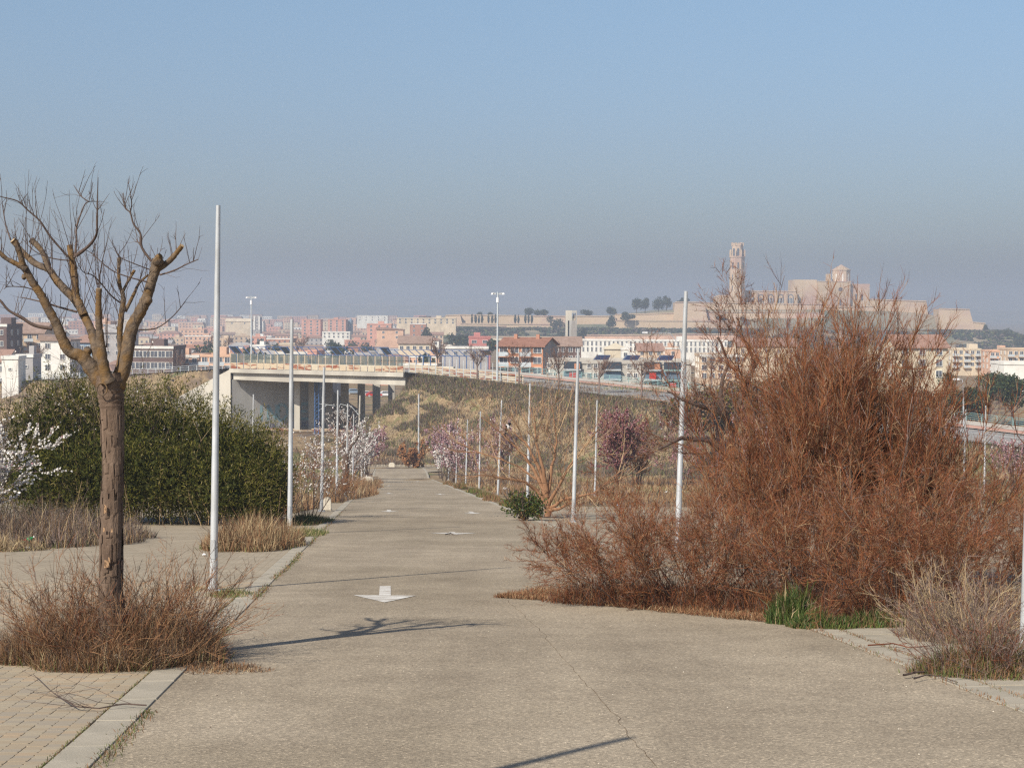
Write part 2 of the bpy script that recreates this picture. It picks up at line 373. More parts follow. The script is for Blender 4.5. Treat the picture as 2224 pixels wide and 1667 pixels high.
def flecks(mb, C, sz, names, probs, r=None):
    """small crossed petals / leaf clumps"""
    r = r or rng; n = len(C); sz = np.broadcast_to(sz, (n,)) * r.uniform(.6, 1.4, n); pk = r.choice(len(names), n, p=probs)
    for _ in range(2):
        a = unit(r.normal(0, 1, (n, 3))); b = unit(np.cross(a, r.normal(0, 1, (n, 3)))); a = a * (sz / 2)[:, None]; b = b * (sz / 2)[:, None]
        V = np.stack([C - a, C - b, C + a, C + b], 1).reshape(-1, 3); mb.add(V, np.arange(n)[:, None] * 4 + np.array([[0, 1, 2, 3]]), (names, pk))

def tag(o, label=None, cat=None, group=None, kind=None):
    if label: o['label'] = label
    if cat: o['category'] = cat
    if group: o['group'] = group
    if kind: o['kind'] = kind
    return o
def empty(name, loc, label, cat, group=None, rz=0.0):
    o = bpy.data.objects.new(name, None); COL.objects.link(o); o.location = loc; o.rotation_euler = (0, 0, rz); o.empty_display_size = .2
    return tag(o, label, cat, group)
def copy_tree(o, parent=None):
    c = o.copy(); COL.objects.link(c); c.parent = parent
    for ch in list(o.children): copy_tree(ch, c)
    return c
def struct(mb, name, smooth=False): return tag(mb.build(name, smooth=smooth), kind='structure')

# ------------------------------------------------------------------ terrain
def edge(px, row, D): p = P(px, row, D); return (p.x, p.y, p.z)
EDGE = np.array([edge(-500, 850, 360), edge(150, 822, 330), edge(500, 800, 300), edge(878, 808.5, 285), edge(1150, 838, 255), edge(1480, 878, 225),
                 edge(1700, 907, 205), edge(2050, 952, 182), edge(2224, 972, 172), edge(2900, 1030, 150)])
def dist_poly(x, y, pts):
    best = np.full(x.shape, 1e9); bz = np.zeros(x.shape); side = np.zeros(x.shape)
    for a, b in zip(pts[:-1], pts[1:]):
        d = b[:2] - a[:2]; L2 = d @ d; t = np.clip(((x - a[0]) * d[0] + (y - a[1]) * d[1]) / L2, 0, 1)
        qx = a[0] + t * d[0]; qy = a[1] + t * d[1]; ds = np.hypot(x - qx, y - qy); k = ds < best
        best = np.where(k, ds, best); bz = np.where(k, a[2] + t * (b[2] - a[2]), bz)
        side = np.where(k, np.sign(d[0] * (y - a[1]) - d[1] * (x - a[0])), side)
    return best, bz, side
def smooth(t): t = np.clip(t, 0, 1); return t * t * (3 - 2 * t)
def base_z(y):
    z = -SL * y; flat = -21.6
    z = np.where(y > 195, -18.93 + (flat + 18.93) * smooth((y - 195) / 50), z)
    z = np.where(y > 340, flat - smooth((y - 340) / 900) * 9 - smooth((y - 1000) / 3000) * 12, z)
    return z
RIGHT = EDGE[3:].copy(); RIGHT[0] = EDGE[3] + (EDGE[4] - EDGE[3]) * .14
LEFT = EDGE[:3].copy(); LEFT[2] = EDGE[2] + (EDGE[1] - EDGE[2]) * .02
ROADW = 22.0
BLx = EDGE[2]; W1x = edge(372, 870, 304)
def terrain(x, y):
    x = np.asarray(x, float); y = np.asarray(y, float); b = base_z(y)
    bump = (nz(x, y, 5, 1) - .5) * .9 + (nz(x, y, 1.7, 2) - .5) * .3
    u = x - RD * y; near = (u > -60) & (u < 60) & (y < 120)
    z = b - .09 + np.where(near, 0, 1) * np.clip((y - 120) / 60, 0, 1) * bump * .5 * (y < 900)
    z = np.where(near, b - .09, z)
    for pts, sl in ((RIGHT, .80), (LEFT, .62)):
        d, dz, sd = dist_poly(x, y, pts); top = dz - .25
        back = sd > 0
        if pts is RIGHT:
            a_ = pts[0]; t_ = (pts[1] - pts[0])[:2]; t_ = t_ / np.linalg.norm(t_); s_ = -((x - a_[0]) * t_[0] + (y - a_[1]) * t_[1]); l_ = -(x - a_[0]) * t_[1] + (y - a_[1]) * t_[0]
            end = s_ > 0; lat = np.where(l_ < 0, -l_, np.maximum(l_ - ROADW, 0)); d = np.where(end, np.hypot(s_ * 1.5, lat), d); back = back & ~end
        dd = np.where(back, np.maximum(d - ROADW, 0), d)
        if pts is LEFT:
            xl = -2.0 + np.where(y < BLx[1] - 1.5, W1x[0] + (y - W1x[1]) / (BLx[1] - W1x[1]) * (BLx[0] - W1x[0]), BLx[0] + (y - BLx[1]) * .80)
            wy = W1x[1] + (x - W1x[0]) / (BLx[0] - W1x[0]) * (BLx[1] - W1x[1])
            open_ = ((x > W1x[0] - .5) & (y < wy + 1.8)) | (x > BLx[0] - 2.2 + np.maximum(y - BLx[1], 0) * .80)
            top = np.where(open_, -99, top)
        e = top - np.maximum(dd - .6, 0) * sl + bump * np.clip(dd / 4, 0, 1) * .9 - np.clip(dd - 2, 0, 3) * .15
        z = np.where(e > z, e, z)
    return z
def grid_axis(segs):
    out = []
    for a, b, s in segs: out += list(np.arange(a, b, s))
    out.append(segs[-1][1]); return np.array(out)
gx = grid_axis([(-4200, -1000, 400), (-1000, -400, 100), (-400, -120, 20), (-120, 100, 1.4), (100, 400, 20), (400, 1000, 100), (1000, 4200, 400)])
gy = grid_axis([(-60, 120, 6), (120, 150, 2.5), (150, 335, 1.4), (335, 460, 4), (460, 1000, 30), (1000, 3000, 150), (3000, 9000, 600)])
X, Y = np.meshgrid(gx, gy); Z = terrain(X, Y)
nx, ny = len(gx), len(gy); ii = (np.arange(ny - 1)[:, None] * nx + np.arange(nx - 1)[None]).ravel()
mb = MB(); mb.add(np.stack([X, Y, Z], -1).reshape(-1, 3), np.stack([ii, ii + 1, ii + nx + 1, ii + nx], 1), 'ground'); struct(mb, 'ground', True)

# road and paving sheets
def strip(u0f, u1f, ys, h, m_, name, skirt=0.0):
    mb = MB(); V = []
    for y in ys:
        a, b = u0f(y), u1f(y); V += [RW(a, y, h), RW(b, y, h)]
    for i, y in enumerate(ys):                       # follow the flattening at the end
        if y > 195:
            dz = float(base_z(np.array(y))) + SL * y; V[2 * i].z += dz; V[2 * i + 1].z += dz
    V = [tuple(v) for v in V]; mb.add(V, [(2 * i, 2 * i + 1, 2 * i + 3, 2 * i + 2) for i in range(len(ys) - 1)], m_)
    return mb
UL, UR = -1.76, 4.65
ys = list(np.arange(-6, 232.1, 2.0))
struct(strip(lambda y: UL - (.0 if y < 200 else (y - 200) * .35), lambda y: UR + (0 if y < 205 else (y - 205) * .9), ys, 0, 'road', 'road'), 'road')
pl = struct(strip(lambda y: -24, lambda y: UL - .27, list(np.arange(-6, 75, 3.)), -.012, 'paving', 'paving_left'), 'paving')
pr = struct(strip(lambda y: UR + .27, lambda y: 26, list(np.arange(-6, 72, 3.)), -.012, 'paving', 'paving_right'), 'paving')
# end kerb of the road
mb = MB()
for i in range(14):
    a = RW(-5 + i * 1.9, 233, 0); z = float(base_z(np.array(233.))); mb.box(a.x, a.x + 1.88, 233, 233.5, z - .1, z + .14, 'kerb')
tag(mb.build('kerb_row'), 'row of pale kerb stones closing the far end of the road', 'kerb')

# kerb stones: flush strips both sides
def kerb_side(ua, ub, label_root):
    r = tag(bpy.data.objects.new('kerb', None), label_root, 'kerb'); COL.objects.link(r)
    proto = None; L = 1.0
    for i, y0 in enumerate(np.arange(3.0, 60.0, L)):
        if proto is None:
            mb = MB(); w = ub - ua; c = .004
            V = [(0, 0, -.1), (w, 0, -.1), (w, L - .006, -.1), (0, L - .006, -.1), (0, 0, -c), (w, 0, -c), (w, L - .006, -c), (0, L - .006, -c),
                 (c, c, 0), (w - c, c, 0), (w - c, L - .006 - c, 0), (c, L - .006 - c, 0)]
            mb.add(V, [(0, 1, 5, 4), (1, 2, 6, 5), (2, 3, 7, 6), (3, 0, 4, 7), (4, 5, 9, 8), (5, 6, 10, 9), (6, 7, 11, 10), (7, 4, 8, 11), (8, 9, 10, 11)], 'kerb')
            proto = mb.build('kerb_stone', r); o = proto
        else:
            o = proto.copy(); COL.objects.link(o)
        o.location = RW(ua, y0, .008 + rnd.uniform(-.002, .003)); o.rotation_euler = (-math.atan(SL), 0, math.atan(-RD) + rnd.uniform(-.003, .003))
    mb = MB()
    for y0 in np.arange(60.0, 228.0, 2.0):
        a = RW(ua, y0, .008); b = RW(ub, y0, .008); c2 = RW(ub, y0 + 1.97, .008); d = RW(ua, y0 + 1.97, .008)
        if y0 > 193: 
            for q in (a, b, c2, d): q.z += float(base_z(np.array(q.y))) + SL * q.y + .01
        mb.add([a, b, c2, d] + [v - Vector((0, 0, .1)) for v in (a, b, c2, d)], [(0, 1, 2, 3), (0, 4, 5, 1), (1, 5, 6, 2), (2, 6, 7, 3), (3, 7, 4, 0)], 'kerb')
    tag(mb.build('kerb_stone', r), kind='stuff')
kerb_side(UL - .26, UL + .01, 'pale flush kerb strip along the left edge of the road')
kerb_side(UR - .01, UR + .26, 'pale flush kerb strip along the right edge of the road')

# pavers, nearest left as single pieces
PW, PD, CH = .12, .10, .012
def paver_poly(): 
    w, d, c = PW - .0012, PD - .0012, CH
    return [(c, 0), (w - c, 0), (w, c), (w, d - c), (w - c, d), (c, d), (0, d - c), (0, c)]
pm = []
for k in range(4):
    mb = MB(); mb.vprism(paver_poly(), -.03, 0, 'paver%d' % k); o = mb.build('paver', link=False); pm.append(o.data)
rot = (-math.atan(SL), 0, math.atan(-RD))
cells = []
for j in range(int((24 - 8.0) / PD)):
    y = 8.0 + j * PD; ul = (-CX / F) * y * 1.02 - RD * y - .35
    i = 1
    while True:
        u = UL - .275 - i * PW
        if u < ul: break
        cells.append((y, u)); i += 1
pav = empty('paving_blocks', RW(UL - 2, 9), 'small beige paving blocks with mossy corner gaps beside the left kerb', 'paving'); pav['kind'] = 'structure'
pli = pav.location.copy()
stuffmb = MB(); nsing = 0
poly = np.array(paver_poly()); R3 = np.array(Matrix.Rotation(rot[2], 3, 'Z') @ Matrix.Rotation(rot[0], 3, 'X'))
tV = np.concatenate([np.c_[poly, np.full(8, -.03)], np.c_[poly, np.zeros(8)]])
for (y, u) in cells:
    h = .002 + rnd.uniform(-.0015, .002); tone = rnd.choice([0, 0, 1, 1, 2, 2, 3]); p = RW(u, y, h)
    if nsing < 300 and y > 9.2:
        o = bpy.data.objects.new('paver', pm[tone]); COL.objects.link(o); o.parent = pav; o.location = p - pli; o.rotation_euler = rot; nsing += 1
    else:
        V = tV @ R3.T + np.array(p); stuffmb.add(V, [tuple(range(8, 16))], 'paver%d' % tone)
        stuffmb.add(V, [(i, (i + 1) % 8, (i + 1) % 8 + 8, i + 8) for i in range(8)], 'paver%d' % tone)
tag(stuffmb.build('paver', pav, loc=pli), kind='stuff')
# joint soil between the pavers
mb = MB(); V = [RW(-9, 7.5, -.009), RW(UL - .27, 7.5, -.009), RW(UL - .27, 24, -.009), RW(-9, 24, -.009)]
mb.add(V, [(0, 1, 2, 3)], 'soil'); tag(mb.build('joint_soil'), kind='structure')

# concrete slabs right of the road
slabs = empty('concrete_slabs', RW(5.6, 15), 'pale concrete slabs with weedy joints right of the road', 'paving'); slabs['kind'] = 'structure'
slabM = None
for j in range(9):
    for i in range(3):
        y = 10.5 + j * 1.3; u = UR + .29 + i * 1.6
        mb = MB(); mb.vprism([(0.01, 0.01), (1.58, .01), (1.58, 1.27), (.01, 1.27)], -.05, 0, 'kerb')
        if slabM is None: o = mb.build('slab', slabs); slabM = o.data
        else: o = bpy.data.objects.new('slab', slabM); COL.objects.link(o); o.parent = slabs
        o.location = RW(u, y, .004 + rnd.uniform(-.002, .003)) - slabs.location; o.rotation_euler = rot

# long seam crack wandering across the asphalt
mb = MB(); cp = [(1090, 1294), (1130, 1330), (1180, 1375), (1215, 1420), (1270, 1480), (1330, 1545), (1370, 1600), (1440, 1680)]; pts_ = []
for (xa, ya), (xb, yb) in zip(cp[:-1], cp[1:]):
    for k_ in range(8): p_ = gp(xa + (xb - xa) * k_ / 8 + rnd.gauss(0, 2.5), ya + (yb - ya) * k_ / 8); pts_.append(p_)
for a_, b_ in zip(pts_[:-1], pts_[1:]):
    w_ = rnd.uniform(.0008, .0028); mb.add([(a_.x - w_, a_.y, a_.z + .002), (a_.x + w_, a_.y, a_.z + .002), (b_.x + w_, b_.y, b_.z + .002), (b_.x - w_, b_.y, b_.z + .002)], [(0, 1, 2, 3)], 'soil')
struct(mb, 'road_crack')
# painted arrows on the road
def arrow_paint():
    mt = bpy.data.materials.new('road_paint'); mt.use_nodes = True; n = mt.node_tree; b = n.nodes['Principled BSDF']
    b.inputs['Roughness'].default_value = .8
    t = n.nodes.new('ShaderNodeTexCoord'); q = n.nodes.new('ShaderNodeTexNoise'); q.inputs['Scale'].default_value = 5; q.inputs['Detail'].default_value = 9; q.inputs['Roughness'].default_value = .75
    mp = n.nodes.new('ShaderNodeMapping'); mp.inputs['Scale'].default_value = (.5, 3.5, 1); n.links.new(t.outputs['Object'], mp.inputs[0]); n.links.new(mp.outputs[0], q.inputs['Vector'])
    r = n.nodes.new('ShaderNodeValToRGB'); r.color_ramp.elements[0].position = .42; r.color_ramp.elements[1].position = .56
    r.color_ramp.elements[0].color = (.30, .255, .20, 1); r.color_ramp.elements[1].color = (.74, .72, .66, 1)
    n.links.new(q.outputs[0], r.inputs[0]); n.links.new(r.outputs[0], b.inputs['Base Color']); return mt
M['arrow_paint'] = arrow_paint()
def arrow(u, y, w, label, sc=1.0, stem=1.65, head=1.1, sw=.16):
    mb = MB(); V = [(0, 0), (w / 2, head), (sw / 2, head), (sw / 2, head + stem), (-sw / 2, head + stem), (-sw / 2, head), (-w / 2, head)]
    P3 = [tuple(RW(u + a, y + b, .005)) for a, b in V]
    mb.add(P3, [(0, 1, 6)], 'arrow_paint'); mb.add(P3, [(2, 3, 4, 5)], 'arrow_paint')
    tag(mb.build('road_arrow'), label, 'road marking', 'white arrows painted on the road')
arrow(-.05, 20.6, .85, 'nearest white arrow painted on the road, pointing towards the viewer')
for y, u, l in ((59, 0, 'second worn white arrow in the left lane, beyond the nearest one'), (94, 0, 'third small white arrow in the left lane, level with the dark tree'),
                (127, 0, 'fourth tiny white arrow in the left lane'), (163, 0, 'farthest tiny white arrow in the left lane'),
                (57.5, 3.05, 'white arrow in the right lane by the orange-barked bare tree'), (92.5, 3.0, 'middle distance white arrow in the right lane'),
                (160, 2.9, 'farthest white arrow in the right lane near the road end')):
    arrow(u, y, .7, l)
arrow(1.65, 40.6, 1.24, 'broad faded white arrow near the middle of the road', stem=.5, head=.9)

# ------------------------------------------------------------------ steel poles
def pole(xt, yt, xb, D, label, H=None, r=(.066, .040)):
    top = P(xt, yt, D); b = G(xb, D)
    if D < 10: b = RW(-2.98, 5.0); top = b + Vector((.05, .02, 5.4))
    if H: b = Vector((P(xb, 1000, D).x, D, float(terrain(np.array([P(xb, 1000, D).x]), np.array([D]))[0])))
    root = empty('steel_pole', b, label, 'pole', 'bare galvanised lamp posts without heads'); v = top - b
    L = v.length; vec = v.normalized(); t = np.array([0, .35, .352, .7, 1.0]); pts = np.array([np.array(vec) * L * q for q in t])
    rr = np.array([r[0], r[0] * .87, r[0] * .84, (r[0] * .5 + r[1] * .5), r[1]])
    mb = MB(); mb.tubes([pts], [rr], 'galv', 16, caps=True); mb.build('shaft', root, smooth=True)
    if D < 70:
        mb = MB(); q = r[0] * 1.9; mb.box(-q, q, -q, q, -.02, .012, 'galv_dull')
        for sx in (-1, 1):
            for sy in (-1, 1): mb.vprism([(sx * q * .75 + .012 * math.cos(a), sy * q * .75 + .012 * math.sin(a)) for a in np.arange(0, 6.28, 1.05)], .012, .04, 'galv_dull')
        mb.build('base_plate', root)
        mb = MB(); mb.box(-.028, .028, -r[0] - .004, -r[0] + .02, .45, .72, 'galv_dull'); mb.build('hatch', root)
    return root
ordn = ['second', 'third', 'fourth', 'fifth', 'sixth', 'seventh', 'eighth', 'ninth', 'tenth']
pole(-620, -800, -690, 5.9, 'nearest pole, out of the picture at left, whose shadow crosses the bottom of the road')
pole(474, 446, 463, 22.4, 'tallest-looking bare steel pole beside the pollarded tree, left of the road', r=(.056, .031))
for i, (xt, yt, xb) in enumerate([(634, 694, 629), (704, 797, 698), (734, 847, 731), (755.5, 876.5, 752), (768.5, 899, 766), (787.5, 925, 785.5), (793, 936, 791.5)]):
    pole(xt, yt, xb, 12600 / (1008 - yt), '%s bare steel pole from the front in the left row' % ordn[i])
pole(1490, 632, 1473, 33.5, 'bare steel pole rising out of the red-brown shrubs, second from the right front')
pole(1825.6, 717.6, 1808, 43.4, 'bare steel pole behind the tallest red-brown shrub')
pole(1256, 757, 1246, 50.2, 'bare steel pole right beside the orange-barked leafless tree')
for i, (xt, yt, xb) in enumerate([(1151.5, 832, 1145.7), (1089.6, 868.7, 1081.6), (1043.5, 892.8, 1041), (1015.6, 910.7, 1011.7), (993.4, 923.7, 990.6), (976.6, 933.6, 974), (962, 942.5, 960), (951, 951, 949.5)]):
    pole(xt, yt, xb, 12600 / (1008 - yt), ['bare steel pole standing just behind the orange-barked tree, over the green bush'][0] if i == 0 else '%s bare steel pole beyond the orange-barked tree, right row' % (['first'] + ordn)[i - 1])
for xt, yt, xb, l in ((1108, 937.5, 1106, 'thin far pole below the magpie, behind the right row'), (1297, 868.7, 1292.5, 'thin far pole in front of the magenta blossoming tree'),
                      (1448.5, 956, 1447, 'short distant pole left of the pole in the red-brown shrubs'), (2097.7, 888, 2094, 'thickest of the far poles at the right edge, beyond the shrubs'),
                      (2141, 880.5, 2139, 'tall far pole at the right edge, second of the cluster'), (2158.7, 938, 2157.5, 'short far pole at the right edge, third of the cluster'),
                      (2181, 962, 2179.5, 'smallest far pole of the cluster at the right edge'), (550.7, 856, 548, 'thin pole in front of the shaded bridge wall, over the hedge')):
    pole(xt, yt, xb, 12600 / (1008 - yt), l)
pole(2266, 150, 2238, 15.3, 'steel pole cut by the right edge of the view, rising from dry weeds')
pole(909.6, 855, 909, 226, 'lone tall pole at the end of the road before the embankment', H=1, r=(.14, .09))

# ------------------------------------------------------------------ bridge
def seg(a, b, t): return a + (b - a) * t
BL = Vector(EDGE[2]); BR = Vector(EDGE[3])
bd = (BR - BL); bdir = Vector((bd.x, bd.y, 0)).normalized(); bn = Vector((-bdir.y, bdir.x, 0))   # bn points away from the camera
broot = empty('road_bridge', (BL + BR) / 2, 'pale concrete road bridge with rusty glazed noise screens crossing the railway', 'bridge')
bl = broot.location.copy()
def ext(mb, a, b, d0, d1, z0a, z1a, z0b, z1b, m_):   # beam from a to b, depth d0..d1 along bn, own heights at both ends
    V = []
    for p, zs in ((a, (z0a, z1a)), (b, (z0b, z1b))):
        for d in (d0, d1):
            for z in zs: q = p + bn * d; V.append((q.x, q.y, z))
    mb.add(V, [(0, 1, 5, 4), (2, 6, 7, 3), (0, 4, 6, 2), (1, 3, 7, 5), (0, 2, 3, 1), (4, 5, 7, 6)], m_)
zt0, zt1 = BL.z, BR.z; DW = 20
mb = MB(); ext(mb, BL, BR, -.35, .35, zt0 - .75, zt0, zt1 - .8, zt1, 'concrete_far'); mb.build('parapet', broot, loc=bl)
mb = MB(); ext(mb, BL, BR, DW - .35, DW + .35, zt0 - .75, zt0 + .4, zt1 - .8, zt1 + .4, 'concrete_far'); mb.build('parapet', broot, loc=bl)
mb = MB(); ext(mb, BL, BR, .352, DW - .352, zt0 - .9, zt0 - .15, zt1 - .9, zt1 - .15, 'tarmac_far'); mb.build('deck', broot, loc=bl)
mid = seg(BL, BR, .36)
for a, b in ((seg(BL, BR, .012), seg(BL, BR, .358)), (seg(BL, BR, .364), BR + bd * .0)):
    for d in (.9, 6.5, 12.5, 18.5):
        mb = MB(); ext(mb, a, b, d - .5, d + .3, a.z - 2.05, a.z - .902, b.z - 2.3, b.z - .902, 'concrete_far'); mb.build('girder', broot, loc=bl)
# screens
NP = 26
pc = None
for i in range(NP):
    q = seg(BL + bd * .005, BR, i / (NP - 1)); mb = MB(); mb.box(q.x - .05, q.x + .05, q.y - .3, q.y - .2, q.z, q.z + 2.85, 'cream_panel'); mb.build('screen_post', broot, loc=bl)
    if i < NP - 1:
        q2 = seg(BL + bd * .005, BR, (i + 1) / (NP - 1))
        a = Vector((q.x + .06, q.y, q.z)); b = Vector((q2.x - .06, q2.y, q2.z))
        mb = MB(); ext(mb, a, b, -.27, -.22, a.z + .06, a.z + 1.12, b.z + .06, b.z + 1.12, 'rust' if i not in (12, 19, 20) else 'cream_panel'); mb.build('rusty_panel', broot, loc=bl)
        mb = MB(); ext(mb, a, b, -.26, -.24, a.z + 1.15, a.z + 2.8, b.z + 1.15, b.z + 2.8, 'screen_glass'); mb.build('screen_pane', broot, loc=bl)
# abutment wall (runs back to the right), wing wall on the left
zb = -22.2
wa = BL + Vector((0.2, .6, 0)); wb = P(692, 900, 311.5)
ad = Vector((wb.x - wa.x, wb.y - wa.y, 0)); an = Vector((ad.y, -ad.x, 0)).normalized()
mb = MB(); V = []
for p in (wa, wb):
    for o_ in (Vector((0, 0, 0)), -an * 1.5):
        for z in (zb, BL.z - 2.05): V.append((p.x + o_.x, p.y + o_.y, z))
mb.add(V, [(0, 1, 5, 4), (2, 6, 7, 3), (0, 4, 6, 2), (1, 3, 7, 5), (0, 2, 3, 1), (4, 5, 7, 6)], 'concrete_grey'); ab = mb.build('abutment', broot, loc=bl)
mb = MB()                                            # dark wall continuing under the deck
wc = P(742, 900, 338); V = []
for p in (wb, wc):
    for o_ in (Vector((0, 0, 0)), Vector((-1, 1.2, 0))):
        for z in (zb, BL.z - 1.9): V.append((p.x + o_.x, p.y + o_.y, z))
mb.add(V, [(0, 1, 5, 4), (2, 6, 7, 3), (0, 4, 6, 2), (1, 3, 7, 5), (0, 2, 3, 1), (4, 5, 7, 6)], 'concrete_grey'); mb.build('abutment', broot, loc=bl)
mb = MB(); w0 = BL + Vector((0, .3, 0)); w1 = P(372, 870, 304)
mb.add([(w1.x, w1.y, zb), (w0.x, w0.y, zb), (w0.x, w0.y, BL.z - .1), (w1.x, w1.y, w1.z), (w1.x, w1.y + .6, zb), (w0.x, w0.y + .6, zb), (w0.x, w0.y + .6, BL.z - .1), (w1.x, w1.y + .6, w1.z)],
       [(0, 1, 2, 3), (5, 4, 7, 6), (3, 2, 6, 7), (1, 5, 6, 2), (0, 3, 7, 4)], 'concrete_far'); mb.build('wing_wall', broot, loc=bl)
# piers
for px, w, D in ((645, 1.05, 300.5), (676, 1.05, 304), (714, 1.25, 307), (748, 1.4, 310), (784, 1.35, 313), (817, 1.45, 316), (850, 1.3, 319)):
    p = P(px, 900, D); mb = MB(); t = (p.x - BL.x) / (BR.x - BL.x); zt = BL.z + (BR.z - BL.z) * t - 2.0
    mb.box(p.x - w / 2, p.x + w / 2, p.y, p.y + 1.4, zb - 1, zt, 'concrete_far'); mb.box(p.x - w / 2 - .25, p.x + w / 2 + .25, p.y - .1, p.y + 1.5, zt, zt + .18, 'concrete_far'); mb.build('pier', broot, loc=bl)
# graffiti on the lit wall: pale blue letters in relief-thin paint
M['graffiti_blue'] = mat('graffiti_blue', (.22, .42, .50), (.36, .46, .48), 1.2); M['graffiti_dark'] = mat('graffiti_dark', (.10, .12, .2), (.3, .25, .3), 1.0)
M['graffiti_yellow'] = mat('graffiti_yellow', (.55, .45, .08)); M['graffiti_white'] = mat('graffiti_white', (.60, .60, .62), (.45, .45, .5), 2)
adn = ad.normalized()
def on_wall(s, h, off=.03): q = wa + adn * s + an * off; return (q.x, q.y, zb + h)
def strokes(mb, pts, th, m_, off=.03):
    for (a, b) in zip(pts[:-1], pts[1:]):
        d = Vector((b[0] - a[0], b[1] - a[1])); d.normalize(); n_ = Vector((-d.y, d.x)) * th / 2
        mb.add([on_wall(a[0] - n_.x, a[1] - n_.y, off), on_wall(b[0] - n_.x, b[1] - n_.y, off), on_wall(b[0] + n_.x, b[1] + n_.y, off), on_wall(a[0] + n_.x, a[1] + n_.y, off)], [(0, 1, 2, 3)], m_)
GL = {'I': [[(0.5, 0), (.5, 1)]], 'N': [[(0, 0), (0, 1), (1, 0), (1, 1)]], 'D': [[(0, 0), (0, 1), (.6, 1), (1, .7), (1, .3), (.6, 0), (0, 0)]], 'V': [[(0, 1), (.5, 0), (1, 1)]],
      'O': [[(.3, 0), (0, .3), (0, .7), (.3, 1), (.7, 1), (1, .7), (1, .3), (.7, 0), (.3, 0)]], 'A': [[(0, 0), (.5, 1), (1, 0)], [(.2, .4), (.8, .4)]],
      'R': [[(0, 0), (0, 1), (.8, 1), (1, .75), (.8, .5), (0, .5), (1, 0)]], 'E': [[(1, 0), (0, 0), (0, 1), (1, 1)], [(0, .5), (.8, .5)]], 'W': [[(0, 1), (.25, 0), (.5, .8), (.75, 0), (1, 1)]]}
mb = MB(); s0 = 5.2
for i, ch in enumerate('INDAER'):
    for st_ in GL[ch]: strokes(mb, [(s0 + i * 2.3 + x * 1.8, 2.4 + z * 2.9) for x, z in st_], .55, 'graffiti_blue')
mb.build('graffiti', broot, loc=bl)
mb = MB()
for i in range(26):
    ch = rnd.choice('NOVAREW'); w_ = rnd.uniform(.4, .7)
    for st_ in GL[ch]: strokes(mb, [(5.5 + i * .62 + x * w_, .95 + z * .95) for x, z in st_], .16, rnd.choice(['graffiti_dark', 'graffiti_white', 'graffiti_white', 'graffiti_yellow']), .05)
mb.build('graffiti', broot, loc=bl)

# embankment road, cycle path, pavement
def offset_poly(pts, d):
    out = []
    for i, p in enumerate(pts):
        a = pts[max(i - 1, 0)]; b = pts[min(i + 1, len(pts) - 1)]; t = (b - a)[:2]; t = t / np.linalg.norm(t); out.append((p[0] - t[1] * d, p[1] + t[0] * d, p[2]))
    return np.array(out)
def dens(pts, n=6):
    out = []
    for a, b in zip(pts[:-1], pts[1:]):
        for k in range(n): out.append(a + (b - a) * k / n)
    out.append(pts[-1]); return np.array(out)
def ribbon(pts, d0, d1, h, m_, name, h1=None):
    a = offset_poly(pts, d0); b = offset_poly(pts, d1); V = []
    for p, q in zip(a, b): V += [(p[0], p[1], p[2] + h), (q[0], q[1], q[2] + (h if h1 is None else h1))]
    mb = MB(); mb.add(V, [(2 * i, 2 * i + 1, 2 * i + 3, 2 * i + 2) for i in range(len(a) - 1)], m_); return struct(mb, name)
EE = dens(EDGE, 4)
ribbon(EE, .3, 12, .02, 'tarmac_far', 'embankment_road')
for d in (1.6, 7.5, 8.3): ribbon(EE, d, d + .22, .06 + .01, 'white_paint', 'road_line')
ribbon(EE, 12, 12.35, .14, 'pavement_far', 'pavement'); ribbon(EE, 12.36, 15.5, .10, 'cycle_pink', 'cycle_path'); ribbon(EE, 15.52, 20, .12, 'pavement_far', 'pavement')
# rails
def rail(pts, d, h0, h1, n_r, spacing, m_, label, name='railing', thick=.05):
    q = dens(offset_poly(pts, d), 1); root = empty(name, q[0], label, 'railing'); seglen = np.r_[0, np.cumsum(np.linalg.norm(np.diff(q, axis=0), axis=1))]
    s = np.arange(0, seglen[-1], spacing); pp = np.stack([np.interp(s, seglen, q[:, k]) for k in range(3)], 1); c = 0; proto = None
    for p in pp[:60]:
        if proto is None:
            mb = MB(); mb.box(-thick, thick, -thick, thick, 0, h1, m_); proto = mb.build('post', root); o = proto
        else: o = proto.copy(); COL.objects.link(o)
        o.location = Vector(p) - root.location
    for r_ in range(n_r):
        z = h1 - (h1 - h0) * r_ / max(n_r - 1, 1) - .03; k = pp.copy(); k[:, 2] += z; mb = MB(); mb.tubes([k], np.array([thick * .7]), m_, 4); mb.build('rail', root, loc=q[0])
    return root
rail(EDGE[3:], 20.2, .35, 1.1, 4, 2.5, 'teal_rail', 'long teal tubular railing along the far side of the embankment road')
rail(EDGE[:3], .6, .3, 1.05, 3, 2.4, 'pale_rail', 'pale railing on the grassy bank left of the bridge')
